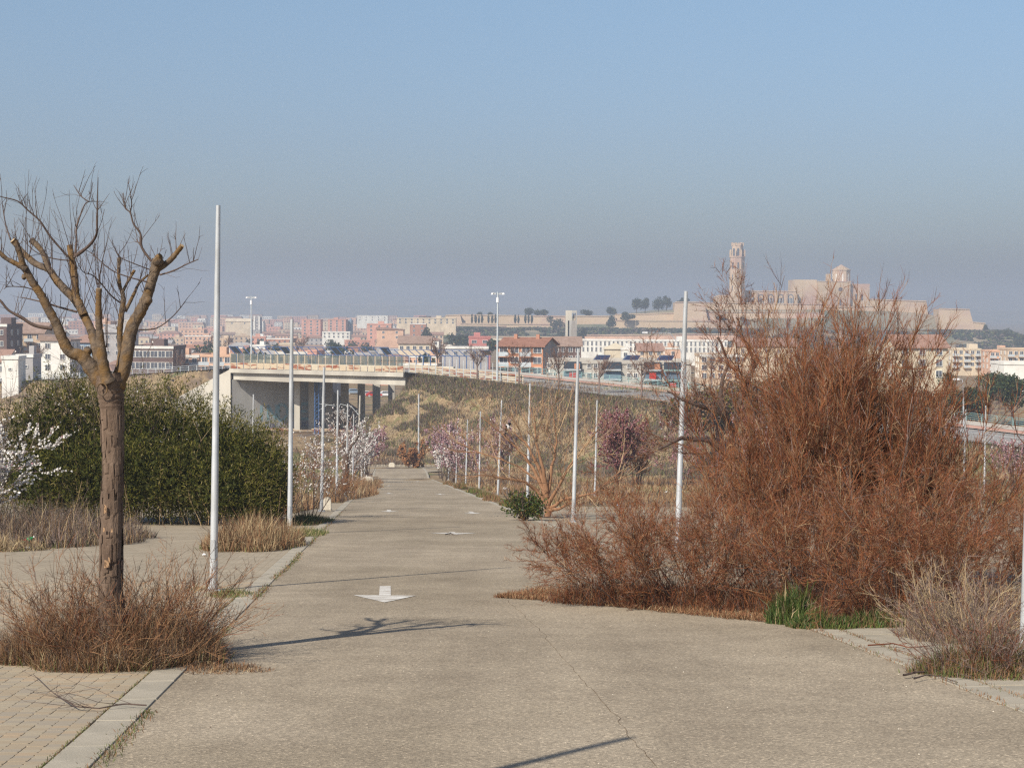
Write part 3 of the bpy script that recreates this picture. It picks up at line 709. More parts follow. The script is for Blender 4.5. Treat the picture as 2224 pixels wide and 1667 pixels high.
# stacked rusty boards barrier right of the bridge
bb = EDGE[3:5].copy(); bb[1] = bb[0] + (bb[1] - bb[0]) * .92
q = offset_poly(bb, 1.0); root = empty('board_barrier', q[0], 'rusty boarded barrier with steel posts, right of the bridge screens', 'barrier')
n_ = 16; bo = root.location.copy()
for i in range(n_):
    a = Vector(q[0] + (q[1] - q[0]) * i / n_); b = Vector(q[0] + (q[1] - q[0]) * (i + 1) / n_)
    mb = MB(); mb.box(a.x - .06, a.x + .06, a.y - .12, a.y, a.z, a.z + 1.75, 'pale_rail'); mb.build('post', root, loc=bo)
    mb = MB(); mb.box(a.x - .05, a.x + .05, a.y + .7, a.y + .8, a.z, a.z + 3.0, 'pale_rail'); mb.build('tall_post', root, loc=bo)
    for k in range(4):
        z = .12 + k * .38; mb = MB(); V = []
        for p in (a, b):
            for dy in (0.01, .09):
                for zz in (z, z + .24): V.append((p.x, p.y + dy, p.z + zz))
        mb.add(V, [(0, 4, 5, 1), (2, 3, 7, 6), (0, 2, 6, 4), (1, 5, 7, 3), (0, 1, 3, 2), (4, 6, 7, 5)], 'rust' if (i + k) % 3 else 'cream_panel'); mb.build('board', root, loc=bo)
# tracks under the bridge
mb = MB()
for d, row in ((299, 921), (303, 917)):
    a = P(560, row + 3, d); b = P(900, row + 2, d + 3)
    mb.box(a.x, b.x, d, d + .15, -21.4 + (303 - d) * .02, -21.15, 'rust')
mb.box(P(560, 920, 297).x, P(900, 920, 297).x, 297, 306, -21.9, -21.42, 'soil')
tag(mb.build('railway_track'), 'rusty railway rails on a low bed passing under the bridge', 'railway')

# blue catenary masts
def lattice(root, H, w, m_, loc=None):
    mb = MB(); c = [(-w / 2, -w / 2), (w / 2, -w / 2), (w / 2, w / 2), (-w / 2, w / 2)]
    for x, y in c: mb.box(x - .04, x + .04, y - .04, y + .04, 0, H, m_)
    mb.build('leg', root); mb = MB(); n = int(H / .7)
    for i in range(n):
        z = i * .7
        for (a, b) in zip(c, c[1:] + c[:1]): mb.tubes([[(a[0], a[1], z), (b[0], b[1], z + .7)]], np.array([.028]), m_, 4)
    mb.build('lacing', root)
p = P(688, 940, 296); p.z = -22; root = empty('catenary_mast', p, 'blue lattice catenary mast between the lit bridge piers', 'mast'); lattice(root, 11.2, .75, 'blue_steel')
mb = MB(); mb.tubes([[(.3, 0, 8.6), (1.6, -.2, 9.3)], [(.3, 0, 6.0), (3.4, 0, 5.6)], [(.3, 0, 4.6), (1.9, 0, 5.8)], [(1.0, 0, 2.8), (1.0, 0, 8.0)]], np.array([.06, .05, .05, .06]), 'pale_rail', 5); mb.build('bracket', root)
p = P(779, 940, 280); p.z = -21.8; root = empty('signal_post', p, 'slim speckled post with bracket arms before the bridge piers', 'post')
mb = MB(); mb.tubes([[(0, 0, 0), (.25, 0, 8.2)]], np.array([.16]), 'concrete', 8, caps=True); mb.build('shaft', root, smooth=True)
mb = MB(); mb.tubes([[(.2, 0, 4.6), (-1.4, 0, 6.4)], [(-1.2, 0, 6.2), (-3.2, 0, 6.7)], [(-3.2, 0, 6.7), (-3.6, 0, 5.4)], [(-3.6, 0, 5.4), (-1.9, 0, 5.0)]], np.array([.06, .05, .05, .05]), 'pale_rail', 5); mb.build('bracket', root)

# blue framed platform canopies behind the bridge
can = empty('platform_canopy', P(780, 790, 345), 'long row of blue steel canopy frames rising behind the bridge screens', 'canopy'); cl_ = can.location.copy()
for i in range(36):
    px = 508 + i * 15.6; a = P(px, 768.5 + i * .12, 345); h = 1.6 if i < 22 else 1.2
    mb = MB(); mb.tubes([[(a.x + .6, a.y, a.z - 6), (a.x + .6, a.y, a.z)], [(a.x + .6, a.y, a.z - .3), (a.x - 1.1, a.y, a.z + h)], [(a.x - .6, a.y, a.z - .1), (a.x + 1.3, a.y, a.z - .1)],
                          [(a.x - 1.1, a.y, a.z + h), (a.x + .9, a.y, a.z + h)]], np.array([.10, .09, .08, .06]), 'blue_steel', 5); mb.build('frame', can, loc=cl_)
    mb = MB(); mb.add([(a.x - 1.0, a.y, a.z + h - .05), (a.x + .85, a.y, a.z + h - .05), (a.x + 1.4, a.y + 3, a.z + .1), (a.x - .4, a.y + 3, a.z + .1)], [(0, 1, 2, 3)], 'wall_blue')
    if i % 7 == 0: mb.build('roof_panel', can, loc=cl_)

# floodlight masts
def mast(px, row_t, row_b, D, label):
    b = P(px, row_b, D); t = P(px + .4, row_t, D); root = empty('floodlight_mast', b, label, 'mast'); H = t.z - b.z
    mb = MB(); mb.tubes([[(0, 0, 0), (0, 0, H)]], np.array([[.20, .11]]), 'pale_rail', 8, caps=True); mb.build('shaft', root, smooth=True)
    mb = MB(); mb.vprism([(.25 * math.cos(a), .25 * math.sin(a)) for a in np.arange(0, 6.28, .7)], H - 1.7, H - .9, 'white'); mb.build('hoist_box', root)
    mb = MB(); mb.box(-.9, .9, -.06, .06, H - .35, H - .25, 'galv_dull'); mb.build('crossbar', root)
    for s_ in (-.85, -.5, .45, .85):
        mb = MB(); mb.prism([(s_ - .25, H - .45), (s_ + .25, H - .4), (s_ + .2, H - .1), (s_ - .2, H - .15)], -.25, .2, 'galv_dull' if abs(s_) < .8 else 'white'); mb.build('floodlight', root)
mast(1080, 634, 826, 262, 'taller floodlight mast in the middle, in front of the orange house')
mast(546, 643, 792, 330, 'floodlight mast at left, behind the bridge and beside the front pole')
# swan-neck street lamps along the embankment
def swan(px, row_t, row_b, D, label, arm):
    b = P(px, row_b, D); t = P(px - 4, row_t, D); H = t.z - b.z; root = empty('street_lamp', b, label, 'street lamp', 'curved street lamps by the embankment road')
    mb = MB(); q = np.array([(0, 0, 0), (-.1, 0, H * .55), (-.3 * abs(arm), 0, H * .85), (arm * .55, 0, H), (arm * 1.3, 0, H + .05)]); mb.tubes([q], np.array([[.10, .09, .07, .05, .05]]), 'galv', 6); mb.build('shaft', root)
    mb = MB(); mb.prism([(arm * 1.3, H - .05), (arm * 1.3 - .8, H - .02), (arm * 1.3 - .8, H + .12), (arm * 1.3, H + .15)], -.15, .15, 'white'); mb.build('lamp_head', root)
swan(2093, 824, 950, 188, 'leaning street lamp by the road at the right, over the pine trees', -.5)
swan(1490, 723, 868, 240, 'street lamp with a white head left of the pole in the shrubs', -4.5)

# ------------------------------------------------------------------ castle hill
CZ = [(880, -34), (930, -22), (962, -6.5), (1240, -7.0), (1340, -6), (1465, 0.5), (1600, 1.5), (1880, 2), (2010, -1), (2095, -9), (2150, -16), (2190, -22), (2300, -28), (2500, -34)]
def hill_top(px): return np.interp(px, [a for a, _ in CZ], [b for _, b in CZ])
hx = np.arange(-110, 620, 6.0); hy = np.r_[np.arange(1230, 1500, 6.0), np.arange(1500, 1760, 20.)]
X, Y = np.meshgrid(hx, hy); pxs = CX + X * F / 1450
T_ = hill_top(pxs); lowz = -33; ZF = np.interp(pxs, [950, 1250, 1600, 1650, 1900, 2000, 2100], [-17.2, -17.2, -17.4, -14, -13, -18, -22])
rise = smooth((Y - 1250) / 190) ** .8
Z = lowz + (T_ - lowz) * rise * smooth((1800 - Y) / 150) + (nz(X, Y, 40, 5) - .5) * 4 * (1 - smooth((Y - 1380) / 60)) + (nz(X, Y, 14, 6) - .5) * 1.6 * (1 - smooth((Y - 1380) / 60))
nx, ny = len(hx), len(hy); ii = (np.arange(ny - 1)[:, None] * nx + np.arange(nx - 1)[None]).ravel()
Z = np.where(Y < 1442, np.minimum(Z, ZF), np.where(Y < 1456, np.minimum(Z, ZF + (T_ - ZF) * .5), Z))
mb = MB(); mb.add(np.stack([X, Y, Z], -1).reshape(-1, 3), np.stack([ii, ii + 1, ii + nx + 1, ii + nx], 1), 'slope_green'); struct(mb, 'castle_hill', True)
def wall(px0, px1, r0a, r0b, r1, D, label, m_='stone_gold', batter=4, depth=8, name='rampart_wall', step=None, cap=True):
    """wall from px0 to px1: top rows r0a..r0b, bottom row r1"""
    a = P(px0, r1, D); b = P(px1, r1, D); ta = P(px0, r0a, D); tb = P(px1, r0b, D); root = empty(name, ((a + b) / 2), label, 'rampart'); l = root.location.copy()
    mb = MB(); z0 = min(a.z, b.z) - 3; bt = batter
    V = [(a.x - bt * .4, D - bt, z0), (b.x + bt * .4, D - bt, z0), (tb.x, D, tb.z), (ta.x, D, ta.z), (a.x, D + depth, z0), (b.x, D + depth, z0), (tb.x, D + depth, tb.z), (ta.x, D + depth, ta.z)]
    mb.add(V, [(0, 1, 2, 3), (3, 2, 6, 7), (1, 5, 6, 2), (4, 0, 3, 7), (5, 4, 7, 6)], m_); mb.build('masonry', root, loc=l)
    if cap:
        mb = MB(); V = [(ta.x, D - .6, ta.z), (tb.x, D - .6, tb.z), (tb.x, D - .6, tb.z + .9), (ta.x, D - .6, ta.z + .9), (ta.x, D + 1, ta.z), (tb.x, D + 1, tb.z), (tb.x, D + 1, tb.z + .9), (ta.x, D + 1, ta.z + .9)]
        mb.add(V, [(0, 1, 2, 3), (3, 2, 6, 7), (1, 5, 6, 2), (4, 0, 3, 7), (5, 4, 7, 6)], 'stone_rose'); mb.build('coping', root, loc=l)
    return root
wall(968, 1000, 686, 684.5, 704, 1440, 'left corner bastion of the fortress at the town end', batter=6)
wall(1000, 1235, 684.5, 688, 700, 1448, 'long upper rampart behind the rows of cypresses')
wall(1000, 1225, 703.5, 706, 711, 1425, 'low terrace wall under the cypresses', batter=2, depth=3)
wall(1248, 1336, 687, 688, 704, 1448, 'rampart section right of the concrete belfry')
wall(1336, 1470, 684, 681, 699, 1452, 'rampart with trees standing above it, left of the big bastion')
wall(1330, 1600, 697, 698, 713, 1436, 'lower curtain wall above the green slope', batter=3)
wall(1466, 1530, 657, 657.5, 700, 1446, 'great sloping bastion at the foot of the cathedral', batter=8, depth=20)
wall(1530, 1800, 658, 662, 680, 1462, 'upper terrace wall below the bell tower')
wall(1530, 1790, 678, 680, 704, 1450, 'long pale rampart wall below the cathedral', 'stone_rose')
wall(1790, 1900, 668, 666, 700, 1458, 'rampart wall half hidden behind the shrubs')
wall(1890, 2012, 651, 655, 695, 1470, 'dark stepped rampart at the right of the cathedral')
wall(2040, 2106, 671, 673, 712, 1440, 'sloping right-hand bastion of the fortress', batter=8, depth=20)
wall(2106, 2140, 700, 703, 716, 1436, 'low end wall of the fortress at the right')
wall(2050, 2110, 719, 721, 727, 1400, 'upper small terrace wall on the right slope', batter=2, depth=3)
wall(2045, 2112, 729, 731, 740, 1380, 'lower small terrace wall on the right slope', batter=2, depth=3)
wall(1066, 1228, 732, 733, 750, 1300, 'pale retaining wall behind the orange house', 'wall_cream', batter=1, depth=3)
wall(1256, 1600, 729, 726, 738, 1290, 'ochre retaining wall behind the long white building', 'wall_peach', batter=1, depth=3)
wall(955, 1100, 708, 709, 713, 1400, 'thin sandy bank below the left rampart', batter=1, depth=3)

# cathedral
def octa(r, rot_=math.pi / 8): return [(r * math.cos(rot_ + i * math.pi / 4), r * math.sin(rot_ + i * math.pi / 4)) for i in range(8)]
def lancet(w, h, n=5):
    pts = [(-w / 2, 0), (w / 2, 0), (w / 2, h - w * .7)]
    pts += [(w / 2 * math.cos(a) * 1.0, h - w * .7 + w * .7 * math.sin(a)) for a in np.linspace(0.25, math.pi - .25, n)]
    pts += [(-w / 2, h - w * .7)]; return pts
def pan(root, name, poly, x, y, z, m_, rz=0.0, t=.3):
    mb = MB(); mb.prism(poly, -t / 2, t / 2, m_); o = mb.build(name, root); o.location = (x, y, z); o.rotation_euler = (0, 0, rz); return o
TD = 1490; MP = TD / F                               # metres per photo pixel there
tb = P(1600, 668, TD); tb.z -= 3
tw = empty('bell_tower', tb, 'tall octagonal stone bell tower of the hilltop cathedral', 'tower')
zl = lambda row: (P(1600, row, TD).z - tb.z)
mb = MB(); mb.vprism(octa(7.6), 0, zl(559), 'stone_rose', .93); mb.build('shaft', tw)
for r_, nm in ((558, 'cornice'), (620, 'string_course'), (592, 'string_course')): mb = MB(); mb.vprism(octa(7.65 if r_ == 558 else 7.35), zl(r_) - .4, zl(r_) + .5, 'stone_rose'); mb.build(nm, tw)
mb = MB(); mb.vprism(octa(5.6), zl(558), zl(534), 'stone_rose', .97); mb.build('belfry', tw)
for i in range(8):
    a = math.pi / 8 + i * math.pi / 4; x, y = 6.9 * math.cos(a), 6.9 * math.sin(a); mb = MB(); mb.box(x - .55, x + .55, y - .55, y + .55, zl(558), zl(545), 'stone_rose'); mb.vprism([(x - .5, y - .5), (x + .5, y - .5), (x + .5, y + .5), (x - .5, y + .5)], zl(545), zl(541), 'stone_rose', .1, (x, y)); mb.build('pinnacle', tw)
    x, y = 5.3 * math.cos(a), 5.3 * math.sin(a); mb = MB(); mb.box(x - .55, x + .55, y - .55, y + .55, zl(534), zl(527), 'stone_rose'); mb.build('pinnacle', tw)
    b_ = i * math.pi / 4; ap = 5.6 * math.cos(math.pi / 8); mb = MB(); s2 = 1.0
    x, y = ap * math.cos(b_), ap * math.sin(b_)
    pan(tw, 'belfry_window', lancet(2.0, 7.2), x * 1.0, y * 1.0, zl(556), 'window', b_ + math.pi / 2)
    pan(tw, 'crown_arch', [(-.9, 0), (.9, 0), (.9, 2.0), (.3, 2.2), (0, 3.0), (-.3, 2.2), (-.9, 2.0)], ap * .93 * math.cos(b_), ap * .93 * math.sin(b_), zl(534), 'stone_rose', b_ + math.pi / 2, .6)
    for r_, w_, h_ in ((584, 1.5, 6), (608, .8, 5.5), (632, .7, 5)):
        ap2 = 7.6 * math.cos(math.pi / 8) * (1 - .07 * (zl(r_) / zl(559))); pan(tw, 'lancet', lancet(w_, h_), ap2 * .985 * math.cos(b_), ap2 * .985 * math.sin(b_), zl(r_), 'window' if b_ > 3.2 else 'stone_gold', b_ + math.pi / 2)
cb = P(1672, 672, 1498); cb.z -= 4; ch = empty('cathedral', cb, 'pale stone gothic cathedral with traceried windows and an octagonal lantern on the hill', 'cathedral')
L_ = lambda px, row, D=1498: P(px, row, D) - cb
a = L_(1618, 633); b = L_(1730, 634); mb = MB(); mb.box(a.x, b.x, 0, 26, 0, a.z, 'stone_rose'); mb.build('cloister', ch)
mb = MB(); mb.box(a.x, b.x, -.5, 26.4, a.z, a.z + .9, 'stone_rose'); mb.build('cornice', ch)
for i in range(6):
    c = L_(1622 + i * 21.6, 640); mb = MB(); mb.box(c.x - .7, c.x + .7, -1.6, -.01, 0, a.z - .3, 'stone_gold'); mb.build('buttress', ch)
    if i < 5:
        c = L_(1631 + i * 21.6, 659.5); w = 5.3
        pan(ch, 'gothic_window', lancet(w, 9.0, 9), c.x, -.05, c.z, 'window')
        o = pan(ch, 'tracery', [(-w * .36, 5.3), (w * .36, 5.3), (w * .3, 7.0), (0, 8.2), (-w * .3, 7.0)], c.x, -.25, c.z, 'stone_rose')
        for k in (-.25, 0, .25):
            mb = MB(); mb.box(k * w - .14, k * w + .14, -.32, -.18, 0, 5.4, 'wall_white'); o2 = mb.build('mullion', ch); o2.location = (c.x, 0, c.z)
a = L_(1728, 607); b = L_(1776, 607); mb = MB(); mb.box(a.x, b.x, 4, 40, 0, a.z, 'stone_rose'); mb.build('nave', ch)
a = L_(1776, 612); b = L_(1848, 612); mb = MB(); mb.box(a.x, b.x, 1.5, 44, 0, a.z, 'stone_gold'); mb.build('transept', ch)
mb = MB(); mb.box(a.x - .5, b.x + .5, 1.1, 44.5, a.z, a.z + .8, 'stone_rose'); mb.build('cornice', ch)
a2 = L_(1848, 616); b2 = L_(1892, 616); mb = MB(); mb.box(a2.x, b2.x, 6, 36, 0, a2.z, 'stone_rose'); mb.build('apse', ch)
a3 = L_(1892, 650); b3 = L_(1930, 650); mb = MB(); mb.box(a3.x, b3.x, 6, 30, 0, a3.z, 'stone_gold'); mb.build('sacristy', ch)
c = L_(1826, 628); mb = MB(); mb.vprism([(c.x + 2.1 * math.cos(t), c.z + 2.1 * math.sin(t)) for t in np.arange(0, 6.2, .5)], 0, 1, 'window'); 
pan(ch, 'rose_window', [(1.9 * math.cos(t), 1.9 * math.sin(t)) for t in np.arange(0, 6.2, .45)], c.x, 1.5, c.z, 'window')
for px_, r_ in ((1826, 663), (1862, 652), (1875, 652)): c = L_(px_, r_); pan(ch, 'lancet', lancet(1.5, 6), c.x, 1.4 if px_ < 1840 else 5.9, c.z, 'window')
c = L_(1837, 612); z0 = L_(1837, 616).z; z1 = L_(1837, 586).z; z2 = L_(1837, 573).z
mb = MB(); mb.vprism([(c.x + x, 22 + y) for x, y in octa(8.7)], z0, z1, 'stone_rose'); mb.build('lantern', ch)
mb = MB(); mb.vprism([(c.x + x, 22 + y) for x, y in octa(9.2)], z1, z1 + .7, 'stone_rose'); mb.build('cornice', ch)
mb = MB(); mb.vprism([(c.x + x, 22 + y) for x, y in octa(8.8)], z1 + .7, z2, 'stone_gold', .04); mb.build('lantern_roof', ch)
for i in range(8):
    b_ = i * math.pi / 4; ap = 8.7 * math.cos(math.pi / 8); pan(ch, 'lancet', lancet(1.4, 7.0), c.x + ap * math.cos(b_), 22 + ap * math.sin(b_), z0 + 2.4, 'wall_white', b_ + math.pi / 2)
c = L_(1806, 605); mb = MB(); mb.box(c.x - 2, c.x + 2, 14, 18, L_(1800, 615).z, L_(1800, 594).z, 'stone_rose'); mb.build('stair_turret', ch)
cbq = P(1575, 665, 1500); bq = empty('chapter_house', cbq, 'low stone range left of the bell tower', 'building')
mb = MB(); mb.box(-9, 9, 0, 18, -4, 8.5, 'stone_gold'); mb.build('wall', bq); mb = MB(); mb.prism([(-9.2, 8.5), (9.2, 8.5), (6, 10.5), (-5, 10.5)], -.3, 18, 'stone_gold'); mb.build('roof', bq)

# ------------------------------------------------------------------ buildings
WIN = {}
def win_mesh(w, h):
    k = (round(w, 1), round(h, 1))
    if k not in WIN:
        mb = MB(); f = .09
        for b_ in ((-w / 2 - f, w / 2 + f, -f, 0), (-w / 2 - f, w / 2 + f, h, h + f), (-w / 2 - f, -w / 2, 0, h), (w / 2, w / 2 + f, 0, h), (-.03, .03, 0, h)): mb.box(b_[0], b_[1], -.14, 0, b_[2], b_[3], 'wall_white')
        pb_ = MB(); pb_.box(-w / 2, w / 2, -.08, -.02, 0, h, 'window')
        WIN[k] = (mb.build('window', link=False).data, pb_.build('pane', link=False).data)
    return WIN[k]
def add_window(root, w, h, loc, rz=0.0):
    a, b = win_mesh(w, h); o = bpy.data.objects.new('window', a); COL.objects.link(o); o.parent = root; o.location = loc; o.rotation_euler = (0, 0, rz)
    q = bpy.data.objects.new('pane', b); COL.objects.link(q); q.parent = o
def building(px0, px1, rt, rb, D, wallm, label, roof='flat', depth=12, floors=3, cols=4, rz=0.0, single=True, balcony=False, name='apartment_block', roofm='roof_tile', group=None, cat='building', chim=0, side=True, win=(1.2, 1.3), parapet=True, pitch=.22):
    a = P(px0, rb, D); b = P(px1, rb, D); t = P((px0 + px1) / 2, rt, D); w = b.x - a.x; c = (a + b) / 2; h = t.z - c.z
    root = empty(name, (c.x, D, c.z), label, cat, group, rz)
    mb = MB(); mb.box(-w / 2, w / 2, 0, depth, -8, h, wallm); mb.build('wall', root)
    if roof == 'gable':
        rh = depth * pitch; e = .5; mb = MB(); V = [(-w / 2 - e, -e, h - .1), (w / 2 + e, -e, h - .1), (w / 2 + e, depth / 2, h + rh), (-w / 2 - e, depth / 2, h + rh), (w / 2 + e, depth + e, h - .1), (-w / 2 - e, depth + e, h - .1)]
        V2 = [(x, y, z + .25) for x, y, z in V]
        mb.add(V + V2, [(6, 7, 8, 9), (9, 8, 10, 11), (0, 3, 2, 1), (3, 5, 4, 2), (0, 1, 7, 6), (5, 11, 10, 4), (1, 2, 8, 7), (2, 4, 10, 8), (3, 0, 6, 9), (5, 3, 9, 11)], roofm); mb.build('roof', root)
        mb = MB(); mb.add([(-w / 2, 0, h), (-w / 2, depth, h), (-w / 2, depth / 2, h + rh), (w / 2, 0, h), (w / 2, depth, h), (w / 2, depth / 2, h + rh)], [(0, 2, 1), (3, 4, 5)], wallm); mb.build('gable', root)
    elif roof == 'hip':
        rh = depth * .2; e = .5; mb = MB(); V = [(-w / 2 - e, -e, h), (w / 2 + e, -e, h), (w / 2 + e, depth + e, h), (-w / 2 - e, depth + e, h), (-w / 2 + depth * .35, depth / 2, h + rh), (w / 2 - depth * .35, depth / 2, h + rh)]
        if V[4][0] > V[5][0]: V[4] = V[5] = (0, depth / 2, h + rh)
        mb.add(V, [(0, 1, 5, 4), (2, 3, 4, 5)], roofm); mb.add(V, [(1, 2, 5), (3, 0, 4)], roofm); mb.build('roof', root)
    elif roof == 'mono':
        mb = MB(); mb.prism([(-w / 2 - .4, h), (w / 2 + .4, h), (w / 2 + .4, h + .3), (-w / 2 - .4, h + 1.6)], -.5, depth + .4, roofm); mb.build('roof', root)
    else:
        if parapet:
            mb = MB(); mb.box(-w / 2 - .15, w / 2 + .15, -.2, .3, h, h + .7, wallm if rnd.random() < .6 else 'wall_white'); mb.box(-w / 2 - .15, w / 2 + .15, depth - .3, depth + .2, h, h + .7, wallm)
            mb.box(-w / 2 - .15, -w / 2 + .3, .301, depth - .301, h, h + .7, wallm); mb.box(w / 2 - .3, w / 2 + .15, .301, depth - .301, h, h + .7, wallm); mb.build('parapet', root)
        mb = MB(); mb.box(-w / 2 + .3, w / 2 - .3, .3, depth - .3, h, h + .06, 'roof_grey'); mb.build('roof', root)
        if rnd.random() < .55:
            q = rnd.uniform(-w * .3, w * .2); mb = MB(); mb.box(q, q + min(4, w * .3), depth * .3, depth * .6, h + .06, h + 2.4, wallm); mb.build('stair_head', root)
    for k in range(chim):
        q = (k + .5) / chim * w - w / 2; mb = MB(); mb.box(q - .35, q + .35, depth * .4, depth * .4 + .7, h, h + depth * pitch + .9, 'wall_brick'); mb.build('chimney', root)
    fh = min(3.0, (h - .3) / max(floors, 1)); wl = MB()
    def setw(x, y, z, r_):
        if single:
            add_window(root, win[0], win[1], (x, y, z), r_)
        else:
            hw, hh = win[0] / 2, win[1]
            if r_ == 0: wl.add([(x - hw, y - .08, z), (x + hw, y - .08, z), (x + hw, y - .08, z + hh), (x - hw, y - .08, z + hh)], [(0, 1, 2, 3)], 'window')
            elif r_ > 0: wl.add([(x + .08, y - hw, z), (x + .08, y + hw, z), (x + .08, y + hw, z + hh), (x + .08, y - hw, z + hh)], [(0, 1, 2, 3)], 'window')
            else: wl.add([(x - .08, y - hw, z), (x - .08, y + hw, z), (x - .08, y + hw, z + hh), (x - .08, y - hw, z + hh)], [(0, 3, 2, 1)], 'window')
    for f in range(floors):
        z = h - (f + 1) * fh + .8
        for k in range(cols):
            x = (k + .5) / cols * w - w / 2; setw(x, 0, z, 0)
        if side and depth > 6:
            for y in (depth * .3, depth * .7): setw(-w / 2, y, z, -math.pi / 2); setw(w / 2, y, z, math.pi / 2)
        if balcony and f < floors:
            for k in range(0, cols, 2):
                x = (k + .5) / cols * w - w / 2; mb = MB(); mb.box(x - 1.3, x + 1.3, -1.1, -.145, z - .9, z - .75, wallm); mb.build('balcony_slab', root)
                mb = MB(); mb.box(x - 1.3, x + 1.3, -1.12, -1.06, z - .74, z + .15, 'pale_rail'); mb.build('balcony_rail', root)
    if not single and wl.c:
        tag(wl.build('window', root), kind='stuff')
    return root
# named buildings
building(-60, 15, 709, 800, 430, 'wall_brown', 'dark brown brick block cut by the left edge', depth=14, floors=2, cols=3)
building(15, 95, 724, 800, 450, 'wall_sand', 'sand-coloured flats with glazed balconies, left behind the pollarded tree', 'gable', floors=4, cols=4, balcony=True, roofm='roof_brown', depth=13)
building(88, 152, 740, 812, 420, 'wall_white', 'bright white house behind the left limb of the pollarded tree', 'mono', floors=3, cols=2, roofm='roof_brown', depth=10)
building(150, 205, 744, 812, 470, 'wall_blue', 'blue-grey house with a red hipped roof behind the trunk fork', 'hip', floors=2, cols=3, depth=12)
building(4, 40, 780, 840, 330, 'wall_white', 'small white kiosk with a broad flat roof at the far left', depth=5, floors=1, cols=1, name='kiosk', win=(.6, .4), side=False)
building(36, 72, 776, 850, 340, 'wall_grey', 'grey rendered shed behind the white kiosk', depth=6, floors=1, cols=1, win=(1.2, .5))
building(-30, 12, 786, 850, 380, 'wall_white', 'low house with a red tiled roof at the left edge', 'gable', floors=2, cols=2)
building(278, 376, 757, 815, 420, 'wall_brown', 'dark flat-roofed brick building between the tree and the front pole', depth=16, floors=2, cols=6, win=(1.7, 1.6))
building(376, 432, 776, 815, 440, 'wall_peach', 'peach balconied flats right of the dark brick building', floors=2, cols=3, balcony=True)
building(436, 502, 775, 815, 400, 'wall_peach', 'peach terraced flats left of the bridge screens', floors=2, cols=4, balcony=True)
building(225, 285, 722, 800, 600, 'wall_grey', 'slate-grey gabled building behind the right limb of the tree', 'gable', roofm='roof_grey', floors=3, cols=3)
building(205, 240, 700, 760, 900, 'wall_peach', 'salmon block seen between the limbs of the tree', floors=4, cols=4, depth=16)
building(655, 696, 695, 735, 1450, 'wall_pink', 'left one of the twin salmon tower blocks', floors=6, cols=3, depth=18, win=(1.4, 1.6))
building(712, 751, 695, 730, 1450, 'wall_pink', 'right one of the twin salmon tower blocks', floors=6, cols=3, depth=18, win=(1.4, 1.6))
building(751, 763, 697, 730, 1470, 'wall_blue', 'slim slate-blue block touching the right twin tower', floors=5, cols=1, depth=14)
o = building(551, 565, 690, 735, 1500, 'wall_grey', 'narrow grey tower with two white stripes left of the twin blocks', floors=6, cols=1, depth=12)
for s_ in (-1, 1):
    mb = MB(); mb.box(s_ * 2.2 - .7, s_ * 2.2 + .7, -.6, -.2, 8, 21, 'wall_white'); mb.build('white_pier', o)
building(490, 545, 698, 722, 1550, 'wall_cream', 'long cream hall with a shallow roof right of the front pole', 'gable', roofm='wall_cream', floors=1, cols=2)
building(797, 850, 705, 738, 1100, 'wall_pink', 'salmon brick block left of the middle of the town', floors=4, cols=3)
building(818, 876, 716, 738, 1000, 'wall_peach', 'peach building with a long sloping roof line', 'mono', floors=2, cols=2, single=True)
building(890, 925, 704, 738, 1150, 'wall_brick', 'brick block behind the dark round tree', floors=3, cols=2)
building(862, 990, 692, 705, 1250, 'wall_cream', 'long cream building at the foot of the left rampart', floors=2, cols=10, depth=12)
building(775, 842, 686, 698, 1900, 'wall_white', 'bright white stepped block on the skyline', floors=2, cols=5)
building(910, 935, 688, 698, 1500, 'wall_brown', 'dark skyline block with a white aerial', floors=2, cols=2)
building(700, 760, 722, 736, 1200, 'wall_white', 'white glazed building below the right twin tower', floors=2, cols=6)
building(1018, 1065, 734, 765, 700, 'wall_rose', 'red-pink cubic building left of the tall floodlight mast', floors=2, cols=2, win=(2, 1.2))
building(960, 1060, 757, 790, 560, 'wall_grey', 'grey low hall under the red-pink building', 'flat', floors=1, cols=5)
building(865, 935, 746, 775, 620, 'wall_cream', 'cream gabled hall above the bridge barrier', 'gable', roofm='roof_brown', floors=1, cols=5)
# orange house
oh = building(1080, 1180, 752, 822, 330, 'wall_orange', 'orange three-storey house with white balconies behind the tall mast', 'gable', roofm='roof_red', floors=3, cols=4, depth=15, balcony=True, chim=2, side=False, rz=-.22, win=(1.6, 1.2), pitch=.10)
for x_ in (2.2,):
    mb = MB(); V = [(.5, -.3, 8.62), (4.4, -.3, 8.62), (4.4, 4.5, 10.1), (.5, 4.5, 10.1)]
hw_ = (P(1180, 822, 330).x - P(1080, 822, 330).x) / 2; ht_ = P(1130, 752, 330).z - P(1130, 822, 330).z
mb = MB(); mb.add([(hw_ + .04, -.02, -8), (hw_ + .04, 15.02, -8), (hw_ + .04, 15.02, ht_), (hw_ + .04, 7.5, ht_ + 1.45), (hw_ + .04, -.02, ht_)], [(0, 1, 2, 3, 4)], 'wall_grey'); mb.build('side_wall', oh)
